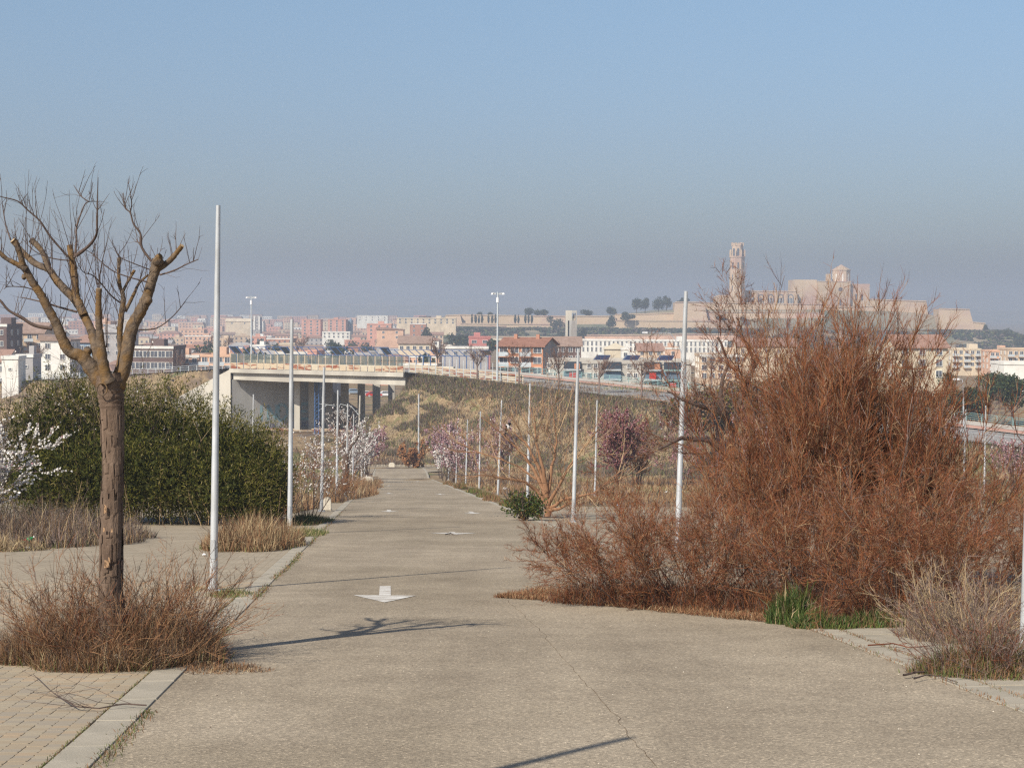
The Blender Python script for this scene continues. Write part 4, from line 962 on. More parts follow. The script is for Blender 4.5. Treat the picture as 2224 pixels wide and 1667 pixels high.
# colourful flats
cf = building(1195, 1500, 790, 862, 290, 'wall_flats', 'long white flats with blue glazing and red awnings below the castle', floors=4, cols=0, depth=12, side=True, parapet=True)
hh = 5.6
for i in range(7):
    x = -12.3 + i * 3.6
    for f in range(4):
        z = 6.9 - f * 1.75 - 2.2 + .55
        if i in (0, 2, 4):
            for k in (-.6, .6):
                add_window(cf, .6, .8, (x + k, 0, z))
        else:
            mb = MB(); mb.box(x - 1.55, x + 1.55, -.35, -.02, z - .15, z + 1.1, 'blue_bay' if f % 2 else 'glassy'); mb.build('glazed_bay', cf)
            mb = MB(); mb.box(x - 1.5, x + 1.5, -1.0, -.36, z - .45, z - .2, 'pale_rail' if i % 2 else 'teal_rail'); mb.build('balcony', cf)
            if (i * 3 + f * 5) % 4 == 0: mb = MB(); mb.box(x - .6, x + .6, -1.05, -.95, z - .2, z + .95, 'plastic_red'); mb.build('red_awning', cf)
            elif (i + f) % 4 == 1: mb = MB(); mb.box(x + .3, x + 1.3, -1.05, -.95, z - .2, z + .8, 'wall_orange'); mb.build('orange_awning', cf)
for x in (-5.2, .2, 6.4):
    mb = MB(); mb.prism([(x, 4.7), (x + 2.6, 4.7), (x + 3.6, 6.2), (x + 1.2, 6.2)], 3, 6, 'solar'); mb.build('solar_panel', cf).location = (0, 0, 1.2)
building(1262, 1580, 741, 775, 800, 'wall_white', 'very long white building with rows of narrow windows below the castle slope', floors=2, cols=34, depth=16, win=(.8, 2.2))
building(1600, 1730, 752, 800, 560, 'wall_cream', 'cream building with a red-brown roof behind the shrubs', 'gable', roofm='roof_tile', floors=2, cols=5)
building(1315, 1362, 758, 780, 620, 'wall_yellow', 'dome-roofed cream hall below the long white building', 'hip', roofm='wall_yellow', floors=1, cols=0, side=False)
building(1350, 1366, 760, 790, 560, 'wall_white', 'narrow white block beside the dome-roofed hall', floors=1, cols=1, depth=5)
building(1385, 1440, 762, 790, 600, 'wall_sand', 'sandy house right of the dome-roofed hall', 'gable', floors=2, cols=3)
building(1445, 1478, 758, 785, 640, 'wall_peach', 'peach cube with a red-brown annexe left of the pole', floors=1, cols=1)
building(1200, 1262, 752, 790, 480, 'wall_brown', 'brown-roofed terrace right of the orange house', 'gable', roofm='roof_brown', floors=2, cols=4)
building(1520, 1610, 775, 830, 420, 'wall_sand', 'sand flats behind the left shrub tops', floors=3, cols=5)
# yellow block right
yb = building(1945, 2058, 755, 830, 330, 'wall_yellow', 'pale yellow block with a tiled roof behind the right shrub', 'gable', floors=3, cols=3, depth=11, rz=.06, roofm='roof_tile')
building(1860, 1950, 770, 830, 345, 'wall_yellow', 'lower pale yellow wing behind the right shrub', floors=3, cols=3)
building(2068, 2130, 760, 800, 640, 'wall_cream', 'cream flats just right of the yellow block', floors=3, cols=5, balcony=True)
building(2150, 2190, 764, 806, 620, 'wall_peach', 'peach stepped flats near the right edge, left one', floors=3, cols=4, balcony=True)
building(2188, 2260, 760, 806, 610, 'wall_sand', 'peach stepped flats at the right edge', floors=3, cols=6, balcony=True)
building(2180, 2260, 792, 830, 430, 'wall_white', 'blank white box building at the right edge above the pines', floors=0, cols=0, side=False)
building(2128, 2152, 772, 806, 700, 'wall_white', 'small white house in the gap between the right flats', floors=2, cols=1)
# concrete belfry
p = P(1240, 752, 640); root = empty('concrete_belfry', p, 'plain slender concrete tower with a dark vertical slot below the castle', 'tower')
H = P(1240, 674, 640).z - p.z
mb = MB(); mb.box(-2.2, -1.35, -2, 2, -4, H, 'concrete_far'); mb.box(-.75, 2.2, -2, 2, -4, H * .72, 'concrete_grey'); mb.box(-1.349, -.751, -1.4, 2, -4, H * .72, 'glassy'); mb.build('shaft', root)
mb = MB(); mb.box(-1.349, .2, -2, 2, H * .72, H, 'concrete_far'); mb.box(.2, 2.2, -2, 2, H * .93, H, 'concrete_grey'); mb.box(1.8, 2.2, -2, 2, H * .72, H * .93, 'concrete_grey'); mb.build('belfry_head', root)
mb = MB(); mb.vprism([(1.0 + .4 * math.cos(a), .4 * math.sin(a)) for a in np.arange(0, 6.2, .8)], H * .78, H * .9, 'galv_dull', .5); mb.build('bell', root)

# general town
zones = [(-60, 120, 'left of the pollarded tree'), (120, 300, 'behind the pollarded tree'), (300, 460, 'between pollarded tree and front pole'), (480, 625, 'between front pole and second pole'),
         (640, 700, 'just right of the second pole'), (700, 800, 'above the middle of the bridge'), (800, 900, 'above the right end of the bridge'), (900, 1010, 'below the left rampart'), (1010, 1100, 'left of the orange house')]
wl_ = [('wall_cream', 'cream'), ('wall_white', 'white'), ('wall_sand', 'sandy'), ('wall_peach', 'peach'), ('wall_pink', 'salmon'), ('wall_brick', 'brick-red'), ('wall_grey', 'grey')]
far = MB(); nb = 0
rows = [(510, 10), (590, 10), (680, 11), (790, 12), (910, 13), (1050, 14), (1220, 16), (1420, 18), (1650, 20)]
for ri, (D, w0) in enumerate(rows):
    lim = 1010 if D < 700 else (960 if D < 1300 else 940)
    px = -60.0
    while px < lim:
        w = rnd.uniform(.6, 1.35) * w0 * 1.05 * F / D; x0, x1 = px, px + w * .96; px += w + (rnd.uniform(0, 12) if rnd.random() < .4 else 0)
        wm, wn = rnd.choices(wl_, [5, 4, 4, 4, 3, 2, 2])[0]; gz = float(base_z(np.array(float(D)))); h = rnd.choice([4, 5, 6, 7, 8, 9]) * (.85 if D < 700 else 1.0 if D < 1000 else 1.2) * (1.25 if rnd.random() < .15 else 1)
        if x1 > 1010: continue
        rt = 668 + (CAMZ - (gz + h)) / D * F; rb = 668 + (CAMZ - gz) / D * F
        xm = (x0 + x1) / 2; dist = 'nearer' if D < 750 else ('middle' if D < 1150 else 'far')
        z = next((zn[2] for zn in zones if zn[0] <= xm < zn[1]), 'behind the front pole')
        roof = rnd.choices(['flat', 'gable', 'hip'], [4, 5, 2])[0]
        rn = {'flat': 'flat-roofed', 'gable': 'gabled', 'hip': 'hip-roofed'}[roof]
        building(x0, x1, rt, rb, D + rnd.uniform(-15, 15), wm, '%s %s building in the %s town rows, %s' % (wn, rn, dist, z), roof, depth=rnd.uniform(7, 11), floors=max(1, int(h / 3)), cols=max(2, int(w * D / F / 3.2)),
                 single=False, name='town_house', roofm=rnd.choice(['roof_tile', 'roof_brown', 'roof_brown', 'roof_grey']), group='buildings of the hazy town', rz=rnd.uniform(-.25, .25)); nb += 1
for D in (1800, 2000, 2250, 2500, 2800, 3200):
    gz = float(base_z(np.array(float(D)))); x = -380 * D / 1200.
    while x < (40 if D < 2100 else 20) * D / 1200.:
        w = rnd.uniform(12, 34); h = rnd.choice([8, 9, 11, 13, 16]) + (D - 1800) * .006; m_ = rnd.choice(['wall_cream', 'wall_sand', 'wall_peach', 'wall_pink', 'wall_white', 'wall_brick'])
        y = D + rnd.uniform(-40, 40); far.box(x, x + w, y, y + 16, gz - 10, gz + h, m_); far.box(x + .5, x + w - .5, y + 1, y + 15, gz + h, gz + h + rnd.choice([.4, 1, 2]), rnd.choice(['roof_tile', 'roof_grey', m_]))
        for f in range(int(h / 3.2)):
            zz = gz + h - 2.6 - f * 3.2
            k = x + 2
            while k < x + w - 2: far.add([(k, y - .1, zz), (k + 1.5, y - .1, zz), (k + 1.5, y - .1, zz + 1.3), (k, y - .1, zz + 1.3)], [(0, 1, 2, 3)], 'window'); k += 4
        x += w + rnd.uniform(0, 10)
tag(far.build('far_town'), 'hazy mass of far roofs and blocks along the skyline', 'town', kind='stuff')

def dedupe(grp):
  same = {}
  for o in bpy.data.objects:
    if o.get('group') == grp: same.setdefault(o['label'], []).append(o)
  for lab, os_ in same.items():
      if len(os_) > 1:
          os_.sort(key=lambda o: o.location.x / o.location.y)
          nm = {2: ['left one', 'right one'], 3: ['left one', 'middle one', 'right one']}.get(len(os_)) or ['leftmost one', 'second from left', 'third from left', 'fourth from left', 'fifth from left', 'sixth from left', 'seventh from left', 'eighth from left'][:len(os_)]
          for o, q in zip(os_, nm): o['label'] = lab.replace('building in the ', 'building, ').replace(' town rows', ' rows').replace('between front pole and second pole', 'between first two poles') + ', ' + q
dedupe('buildings of the hazy town')
# distant ridges
for D, top, name in ((6200, 40, 'distant_hills'), (8300, 95, 'distant_hills')):
    xs = np.linspace(-3900, 3900, 160); mb = MB(); h = top * (.35 + .65 * nz(xs, xs * 0 + D, 900, 3)) + 10 * nz(xs, xs * 0, 200, 4); base = np.full_like(xs, -60)
    V = np.concatenate([np.c_[xs, xs * 0 + D - 500, base], np.c_[xs, xs * 0 + D, h - 20], np.c_[xs, xs * 0 + D + 600, base]]); n_ = len(xs); i = np.arange(n_ - 1)
    mb.add(V, np.concatenate([np.stack([i, i + 1, i + n_ + 1, i + n_], 1), np.stack([i + n_, i + n_ + 1, i + 2 * n_ + 1, i + 2 * n_], 1)]), 'slope_green'); struct(mb, name, True)

# ================================================================== vegetation
def at_ground(x, y):
    u = x - RD * y
    if abs(u) < 60 and y < 120: return -SL * y
    return float(terrain(np.array([x]), np.array([y]))[0])
# ---- pollarded tree at the left front
TDm = 14.2
def pp(x, y, dd=0.0): return P(x, y, TDm + dd)
tb_ = G(243, TDm); tree = empty('pollarded_tree', tb_, 'hard-pruned tree with orange-lichened limbs and bare shoots at the left front', 'tree'); tl = tb_.copy()
def limb(mb, pts, rad, m_, dd=0.0, dk=0.0, sides=12, sub=5, rough=.05):
    """pts photo pixels; rad photo pixels; dd..dk depth offset from start to end"""
    n = len(pts); q = np.array([pp(x, y, dd + (dk - dd) * i / (n - 1)) for i, (x, y) in enumerate(pts)]); r = np.array(rad, float) * TDm / F * (1 if m_ == 'bark' else .92)
    t = np.linspace(0, n - 1, (n - 1) * sub + 1); i = np.clip(t.astype(int), 0, n - 2); f = (t - i)[:, None]
    p0 = q[np.maximum(i - 1, 0)]; p1 = q[i]; p2 = q[i + 1]; p3 = q[np.minimum(i + 2, n - 1)]
    pts3 = .5 * ((2 * p1) + (p2 - p0) * f + (2 * p0 - 5 * p1 + 4 * p2 - p3) * f ** 2 + (3 * p1 - p0 - 3 * p2 + p3) * f ** 3)
    rr = np.interp(t, np.arange(n), r) * (1 + rng.normal(0, rough, len(t)))
    V, Fc = tubes(pts3[None], rr[None], sides)
    c = np.repeat(pts3, sides, 0); V = c + (V - c) * (1 + rng.normal(0, rough * .6, len(V)))[:, None]
    mb.add(V, Fc, m_); k = len(V) - sides; mb.add(V[k:], [tuple(range(sides))], 'cut_wood')
    return pts3, rr
mb = MB(); limb(mb, [(244, 1470), (243, 1330), (241, 1250), (243, 1100), (246, 1000), (243, 900), (241, 865), (240, 835), (236, 812)], [29, 27, 25, 23, 22.5, 25, 27, 31, 33], 'bark', sides=26, sub=8, rough=.035); mb.build('trunk', tree, loc=tl, smooth=True)
# bark plates standing off the trunk, with cracks between them
mb = MB()
for i in range(300):
    y = rnd.uniform(880, 1430); a = rnd.uniform(0, 2 * math.pi); rpx = np.interp(y, [880, 1000, 1250, 1430], [26, 22.5, 25, 28]); r_ = rpx * TDm / F * 1.0
    c = np.array(pp(np.interp(y, [835, 900, 1000, 1100, 1250, 1470], [240, 243, 246, 243, 241, 244]), y)); n_ = np.array([math.cos(a), math.sin(a), 0]); s_ = np.array([-math.sin(a), math.cos(a), 0]); z_ = np.array([0, 0, 1.])
    w, h = rnd.uniform(.012, .026), rnd.uniform(.03, .11); o_ = c + n_ * (r_ + .002); q = n_ * rnd.uniform(.001, .0035)
    V = [o_ - s_ * w - z_ * h, o_ + s_ * w - z_ * h * .8, o_ + s_ * w * .9 + z_ * h, o_ - s_ * w * .8 + z_ * h * .9]; V += [v * 1 + q - (v - o_) * .18 for v in V]
    mb.add(V, [(4, 5, 6, 7), (0, 1, 5, 4), (1, 2, 6, 5), (2, 3, 7, 6), (3, 0, 4, 7)], 'bark')
tag(mb.build('bark_plate', tree, loc=tl), kind='stuff')
for (x, y, w, h) in ((229, 1105, 3.5, 10), (243, 1151, 2, 5), (232, 1224, 6, 9), (237, 1216, 2.5, 7), (226, 1150, 2.5, 5)):
    c = pp(x, y, -.125); mb = MB(); k = TDm / F; mb.add([(c.x - w * k, c.y, c.z - h * k), (c.x + w * k, c.y - .004, c.z - h * k * .7), (c.x + w * k * .6, c.y - .006, c.z + h * k * .8), (c.x - w * k * .8, c.y, c.z + h * k)], [(0, 1, 2, 3)], 'peeled'); mb.mats[0] = 'peeled_bark'; mb.build('bark_scar', tree, loc=tl)
k = TDm / F; c = pp(221, 845, -.17); mb = MB()
mb.tubes([[(c.x + 11 * k * math.cos(a), c.y + .01, c.z + 13 * k * math.sin(a)) for a in np.linspace(0, 2 * math.pi, 16)]], np.array([1.6 * k]), 'limb', 6); mb.build('knot_ring', tree, loc=tl, smooth=True)
LIMBS = [
    ([(228, 835), (200, 800), (176, 773), (151, 763), (133, 730), (121, 700), (104, 670), (90, 642), (72, 615), (57, 588), (47, 573)], [24, 18, 15, 13, 12, 11, 11, 10, 9, 8, 9], 0, -.25),
    ([(57, 585), (40, 575), (30, 570), (12, 560), (0, 549), (-16, 538)], [7, 6, 6, 5, 5, 5], -.25, -.3),
    ([(50, 578), (45, 558), (36, 531), (28, 521)], [7, 7, 7, 7], -.25, -.3),
    ([(232, 830), (213, 770), (204, 735), (196, 712), (181, 682), (166, 655), (142, 630), (121, 606), (106, 585), (78, 573), (54, 552), (27, 523)], [20, 14, 11, 10, 10, 10, 9.5, 9, 8, 8, 7, 6], 0, .5),
    ([(108, 588), (97, 558), (87, 540), (68, 521)], [7, 7, 6.5, 8], .35, .4),
    ([(183, 684), (172, 660), (164, 640), (163, 606), (157, 567), (151, 533)], [10, 10, 9.5, 8.5, 8, 7], .15, .3),
    ([(236, 830), (226, 800), (220, 757), (215, 706), (214, 667), (215, 626)], [18, 13, 11, 8, 7, 6.5], -.1, -.2),
    ([(252, 830), (262, 780), (260, 727), (264, 682), (268, 650), (265, 632)], [14, 8, 7, 7, 6, 5], .15, .25),
    ([(264, 636), (258, 600), (259, 560)], [4, 4, 4.5], .25, .3), ([(266, 634), (279, 609), (292, 587)], [4, 3.5, 4], .25, .35),
    ([(272, 676), (290, 640), (302, 615), (322, 597)], [4.5, 4, 3, 2.5], .2, .35),
    ([(250, 835), (268, 802), (277, 757), (286, 712), (305, 676), (319, 645), (329, 612), (336, 588), (341, 563)], [26, 17, 15.5, 15, 14, 13, 11.5, 12, 13], 0, .1),
    ([(342, 585), (366, 568), (381, 552), (396, 533)], [8, 7, 6, 5.5], .1, 0)]
ALL = []
for (p_, r_, a, b) in LIMBS:
    mb = MB(); q, rr = limb(mb, p_, r_, 'limb', a, b, sides=14 if r_[0] > 9 else 8, sub=6, rough=.045); mb.build('limb', tree, loc=tl, smooth=True); ALL.append((q, rr))
for (x, y, rx) in ((322, 652, 9), (343, 567, 11), (345, 560, 9), (190, 763, 10), (52, 601, 6), (30, 570, 5)):
    c = np.array(pp(x, y, .02)); mb = MB(); ang = np.linspace(0, math.pi, 7); V, Fc = tubes([[c + np.array([0, 0, math.cos(t) * rx * k]) for t in ang[::-1]]], np.array([[max(.002, math.sin(t) * rx * k) for t in ang]]), 10)
    V = V + rng.normal(0, .003, V.shape); mb.add(V, Fc, 'limb'); mb.build('burr', tree, loc=tl, smooth=True)
mb = MB(); BR_ = [([(113, 713), (75, 706), (45, 688), (18, 673), (0, 652), (-20, 640)], [5, 4, 4, 3, 3, 2]), ([(167, 677), (130, 667), (90, 655), (45, 645)], [3, 2.5, 2, 1]), ([(148, 558), (109, 513), (87, 480), (60, 456), (39, 437), (6, 428), (-8, 424)], [2.8, 2.6, 2.2, 1.8, 1.6, 1.3, 1]),
       ([(23, 520), (12, 486), (5, 443)], [2.2, 1.6, 1]), ([(302, 716), (341, 712), (377, 685), (402, 655)], [2, 1.6, 1.3, 1]), ([(347, 597), (377, 588), (405, 574), (431, 563)], [2.3, 2, 1.6, 1.2]),
       ([(329, 567), (308, 537), (305, 507), (290, 486), (283, 462), (271, 450), (267, 419)], [3.2, 3, 2.6, 2.2, 1.8, 1.4, .8]), ([(283, 462), (286, 440), (282, 425)], [1.5, 1.2, .8]), ([(308, 537), (300, 525), (296, 520)], [2, 1.5, 1]),
       ([(162, 560), (166, 520), (166, 495), (181, 450), (193, 438), (214, 438)], [3, 2.5, 2.2, 1.6, 1.2, .8]), ([(193, 438), (175, 425), (160, 402)], [1.5, 1.2, .7]), ([(166, 555), (193, 534), (208, 513), (211, 492), (212, 420), (213, 385)], [5, 4, 3, 2, 1.3, .7]),
       ([(261, 657), (240, 640), (205, 600), (180, 590), (165, 560)], [2, 1.8, 1.4, 1, .7]), ([(325, 585), (290, 572), (262, 560), (255, 553)], [1.5, 1.2, .9, .6]), ([(320, 612), (275, 600), (240, 585), (205, 555), (188, 543)], [2, 1.6, 1.3, 1, .7]),
       ([(95, 640), (60, 625), (20, 622), (8, 628)], [1.6, 1.3, 1, .7]), ([(152, 566), (110, 560), (75, 545), (50, 520)], [1.7, 1.4, 1.1, .8])]
for (p_, r_) in BR_: ALL.append(limb(mb, p_, r_, 'twig_dark', rnd.uniform(-.2, .2), rnd.uniform(-.4, .4), 5, 4, .04))
mb.build('branch', tree, loc=tl, smooth=True)
# fine water shoots and side twigs
mb = MB(); st, dr, ln = [], [], []
for q, rr in ALL:
    n_ = max(1, int(len(q) * .28))
    for _ in range(n_):
        i = rnd.randint(int(len(q) * .35), len(q) - 1); st.append(q[i]); dr.append((rnd.gauss(0, .38), rnd.gauss(0, .4), 1)); ln.append(rnd.uniform(.12, .34))
for (x, y) in [(216, 627)] * 6 + [(220, 700)] * 5 + [(164, 640)] * 3 + [(181, 680)] * 2 + [(262, 700)] * 2 + [(60, 560)] * 4 + [(110, 590)] * 4 + [(150, 535)] * 3 + [(230, 760)] * 3:
    st.append(np.array(pp(x + rnd.uniform(-5, 5), y + rnd.uniform(-8, 8), rnd.uniform(-.2, .3)))); dr.append((rnd.gauss(0.02, .16), rnd.gauss(0, .2), 1)); ln.append(rnd.uniform(.35, .8))
st = np.array(st); dr = np.array(dr); ln = np.array(ln); g = grow(st, dr, ln, 6, (0, 0, .4), .09); mb.tubes(g, np.outer(np.full(len(g), .0033), [1, .9, .75, .6, .5, .35]), 'twig_dark', 4)
s2, d2, l2 = kids(g, ln, 2, .2, .95, .4, .30); g2 = grow(s2, d2, l2, 5, (0, 0, .35), .16); mb.tubes(g2, np.outer(np.full(len(g2), .0020), [1, .8, .7, .6, .4]), 'twig_dark', 3)
for q, rr in ALL[len(LIMBS):]:
    s3, d3, l3 = kids(q[None], np.array([.4]), 5, .15, 1, .75, .6); g3 = grow(s3, d3, l3, 5, (0, 0, .3), .2); mb.tubes(g3, np.outer(np.full(len(g3), .0021), [1, .8, .7, .6, .4]), 'twig_dark', 3)
tag(mb.build('twig', tree, loc=tl), kind='stuff')

# ---- generic woody shrub: stems > twigs, all fine geometry
def shrub(loc, h, spread, n0, lv, name, label, cat='shrub', cols=('twig_red', 'twig_rust', 'twig_grey'), probs=(.5, .3, .2), up=.5, r0=.012, lean=(0, 0), group=None, extra=None, part='twig', wob=.12, k1=.42, seed=None, rmin=.0016, spr=(.45, .5), stemcol='twig_dark', base_r=.35):
    r = np.random.default_rng(seed if seed is not None else rnd.randint(0, 99999)); root = empty(name, loc, label, cat, group)
    a = r.uniform(0, 2 * np.pi, n0); rad = np.sqrt(r.uniform(0, 1, n0)); st = np.stack([np.cos(a) * rad * base_r, np.sin(a) * rad * base_r, np.zeros(n0)], 1)
    d = np.stack([np.cos(a) * spread * rad + lean[0], np.sin(a) * spread * rad + lean[1], np.full(n0, 1.)], 1); ln = h * r.uniform(.70, 1.0, n0)
    g = grow(st, d, ln, 8, (0, 0, up), wob, r); mb = MB(); mb.tubes(g, np.outer(r0 * r.uniform(.6, 1.2, n0), np.linspace(1, .2, 8)), stemcol, 5); mb.build('stem', root, smooth=True)
    mb = MB(); cur, cl = g, ln; rr = r0 * .45; last = None
    for li, m_ in enumerate(lv):
        s_, d_, l_ = kids(cur, cl, m_, .2 if li == 0 else .15, 1.0, spr[min(li, len(spr) - 1)], k1, r); kk = (6, 5, 4)[min(li, 2)] if li < len(lv) - 1 else 2
        cur = grow(s_, d_, l_, kk, (0, 0, up * .7), wob * 1.1, r); cl = l_; rad_ = max(rmin, rr); rr *= .5
        mb.tubes(cur, np.outer(np.full(len(cur), rad_), np.linspace(1, .5, kk)), (cols, r.choice(len(cols), len(cur), p=probs)), 3) if li < len(lv) - 1 else ribbons(mb, cur, rad_ * 2.4, (cols, r.choice(len(cols), len(cur), p=probs)), r); last = cur
    tag(mb.build(part, root), kind='stuff'); 
    if extra: extra(root, cur, r)
    return root
RC = ('twig_red', 'twig_rust', 'twig_grey', 'straw_dark', 'twig_tan')
# tamarisk thicket at the right
TAM = [(1625, 26.0, 2.3, .42, 10, (9, 7, 7), 'sparse dusky shrub behind the left flank of the thicket', (-.05, 0)),
    (1850, 24.0, 3.75, .28, 20, (9, 8, 9), 'dense upright red-brown shrub in the middle of the thicket dome', (0, 0)),
    (1945, 24.0, 3.25, .40, 18, (9, 8, 9), 'dense red-brown shrub on the right shoulder of the dome', (.05, 0)),
    (1755, 24.0, 3.35, .28, 18, (9, 8, 9), 'dense red-brown shrub on the left shoulder of the dome', (-.05, 0)),  # px, D, height, spread, stems, levels, label, lean
    (1795, 23.5, 3.95, .20, 17, (11, 9, 11), 'tallest red-brown leafless shrub, its plumes rising across the castle', (-.03, 0)),
    (1895, 22.5, 3.35, .38, 16, (9, 9, 11), 'broad red-brown shrub right of the tallest one', (.12, 0)),
    (2000, 23.5, 2.75, .60, 12, (9, 8, 8), 'red-brown shrub with branches sweeping to the right over the pines', (.25, 0)),
    (1715, 22.0, 2.6, .42, 15, (9, 8, 12), 'rusty shrub left of the tallest one, in front of the pink blossom', (-.15, 0)),
    (1560, 20.8, 1.75, 1.3, 16, (9, 8, 12), 'low rusty shrub around the pole foot, middle of the thicket', (-.1, 0)),
    (1500, 20.6, 1.6, 1.3, 17, (9, 8, 12), 'low wine-red shrub spilling onto the road, second from the left', (-.2, 0)),
    (1425, 20.9, 1.25, 1.15, 16, (9, 8, 12), 'lowest wine-red shrub at the left tip of the thicket', (-.22, 0)),
    (1740, 19.6, 1.6, 1.3, 16, (9, 8, 12), 'rusty low shrub behind the green grass clump', (0, 0)),
    (1880, 19.2, 1.75, 1.3, 17, (9, 8, 12), 'rusty low shrub right of the green grass clump', (0, 0)),
    (2030, 18.8, 1.7, 1.1, 15, (9, 8, 12), 'orange-brown shrub left of the right-edge pole', (.05, 0)),
    (2190, 19.2, 1.6, 1.0, 14, (9, 8, 12), 'orange-brown shrub at the right edge', (.1, 0)),
    (2130, 24.5, 1.9, 1.0, 10, (9, 8, 12), 'tan-topped shrub far right behind the orange-brown ones', (.1, 0))]
for i, (px, D, h, sp_, n0, lv, lab, lean) in enumerate(TAM):
    low = h < 2.3
    shrub(G(px, D), h, sp_, n0, lv, 'tamarisk_shrub', lab, 'shrub', RC, (.42, .31, .07, .17, .03), up=.50 if not low else .18, r0=.016 if not low else .010, lean=lean, group='red-brown leafless shrub thicket', seed=100 + i, wob=.11, rmin=.0017, spr=(.50, .60, .75) if low else (.36, .40, .48), k1=.42 if not low else .46, base_r=.35 if not low else .8)
# dark-branched tree behind the pole in the thicket
def fan(root_loc, limbs_, name, label, m_, kidcols, probs, nk=(7, 7, 5), D=None, r_=.06, up=.3, group=None, cat='tree', rmin=.003, twr=.006, k1=.42, seed=5, extra=None, spread=.5):
    r = np.random.default_rng(seed); root = empty(name, root_loc, label, cat, group); l = np.array(root_loc); mb = MB(); Q = []
    for pts, ra in limbs_:
        q = np.array(pts) ; n = len(q); t = np.linspace(0, n - 1, (n - 1) * 4 + 1); q = np.stack([np.interp(t, np.arange(n), q[:, k]) for k in range(3)], 1); q[1:] += r.normal(0, r_ * .25, (len(q) - 1, 3)); Q.append(q)
        mb.tubes([q], np.array([np.interp(t, np.arange(n), ra)]), m_, 9, caps=True)
    mb.build('trunk', root, loc=l, smooth=True); mb = MB(); g = None
    for q in Q[1:]:
        L = np.linalg.norm(np.diff(q, axis=0), axis=1).sum(); cur = q[None]; cl = np.array([L]); rr = twr
        for li, m2 in enumerate(nk):
            s_, d_, l_ = kids(cur, cl, m2, .25, 1, spread, k1 if li else .55, r); kk = 5; cur = grow(s_, d_, l_, kk, (0, 0, up), .13, r); cl = l_
            cc = (kidcols, r.choice(len(kidcols), len(cur), p=probs))
            if li == len(nk) - 1: ribbons(mb, cur, max(rmin, rr) * 2.4, cc, r)
            else: mb.tubes(cur, np.outer(np.full(len(cur), max(rmin, rr)), np.linspace(1, .5, kk)), cc, 3)
            rr *= .5
        if extra: g = cur if g is None else np.concatenate([g, cur])
    tag(mb.build('twig', root, loc=l), kind='stuff')
    if extra: extra(root, g - l, r)
    return root
D = 30.0; b = G(1600, D)
pq = lambda x, y, D: tuple(P(x, y, D))
fan(b, [([tuple(b), pq(1598, 1090, D), pq(1596, 1000, D)], [.10, .08, .07]), ([pq(1596, 1010, D), pq(1594, 940, D), pq(1570, 900, D - .3), pq(1500, 875, D - .5), pq(1450, 850, D - .6)], [.07, .06, .045, .03, .015]),
        ([pq(1594, 950, D), pq(1600, 880, D), pq(1625, 820, D), pq(1650, 780, D)], [.06, .05, .04, .02]), ([pq(1594, 945, D), pq(1560, 860, D), pq(1580, 790, D), pq(1560, 730, D)], [.05, .04, .03, .02]),
        ([pq(1596, 1000, D), pq(1540, 960, D - .4), pq(1480, 950, D - .6), pq(1430, 975, D - .8)], [.06, .05, .04, .02]), ([pq(1600, 900, D), pq(1640, 790, D + .3), pq(1610, 720, D + .2), pq(1600, 690, D)], [.04, .03, .02, .012])],
    'leafless_tree', 'dark-limbed leafless tree behind the pole in the shrub thicket', 'twig_dark', ('twig_grey', 'twig_red', 'twig_dark', 'twig_rust'), (.3, .3, .2, .2), nk=(12, 9, 10), seed=11, up=.3, rmin=.0028)
# orange-barked spreading tree
D = 54; b = G(1190, D)
O_ = lambda *a: [pq(x, y, D + dz) for x, y, dz in a]
fan(b, [([tuple(b), pq(1189, 1100, D), pq(1187, 1075, D)], [0.115, 0.108, 0.101]), (O_((1187, 1100, 0), (1165, 1065, 0), (1140, 1045, -.3), (1080, 1035, -.5), (1040, 1030, -.8)), [0.086, 0.065, 0.043, 0.029, 0.014]),
        (O_((1186, 1080, 0), (1165, 1030, .2), (1140, 990, .3), (1100, 950, .3), (1045, 905, .2)), [0.079, 0.058, 0.043, 0.029, 0.014]), (O_((1187, 1080, 0), (1170, 1010, .3), (1140, 960, .4), (1112, 935, .4)), [0.072, 0.058, 0.036, 0.014]),
        (O_((1188, 1075, 0), (1180, 1020, -.2), (1165, 960, -.3), (1160, 900, -.4)), [0.079, 0.058, 0.036, 0.018]), (O_((1190, 1070, 0), (1200, 1010, .1), (1210, 960, .3), (1200, 880, .4)), [0.072, 0.050, 0.036, 0.014]),
        (O_((1192, 1095, 0), (1215, 1055, -.3), (1235, 1015, -.4), (1270, 970, -.6), (1300, 930, -.8)), [0.072, 0.050, 0.036, 0.029, 0.014]), (O_((1193, 1105, 0), (1225, 1085, -.5), (1290, 1070, -.9), (1350, 1020, -1)), [0.072, 0.050, 0.032, 0.014]),
        (O_((1192, 1108, 0), (1215, 1104, -.6), (1245, 1090, -1), (1262, 1075, -1.2)), [0.072, 0.050, 0.036, 0.022]), (O_((1165, 1040, .3), (1120, 1010, .6), (1050, 985, 1), (990, 960, 1.2)), [0.036, 0.029, 0.022, 0.011])],
    'spreading_tree', 'low leafless tree with smooth orange-brown bark fanning out beside the road', 'twig_orange', ('twig_orange', 'twig_tan', 'twig_grey'), (.5, .3, .2), nk=(9, 7, 5), seed=21, up=.40, rmin=.0045, twr=.014, k1=.42)

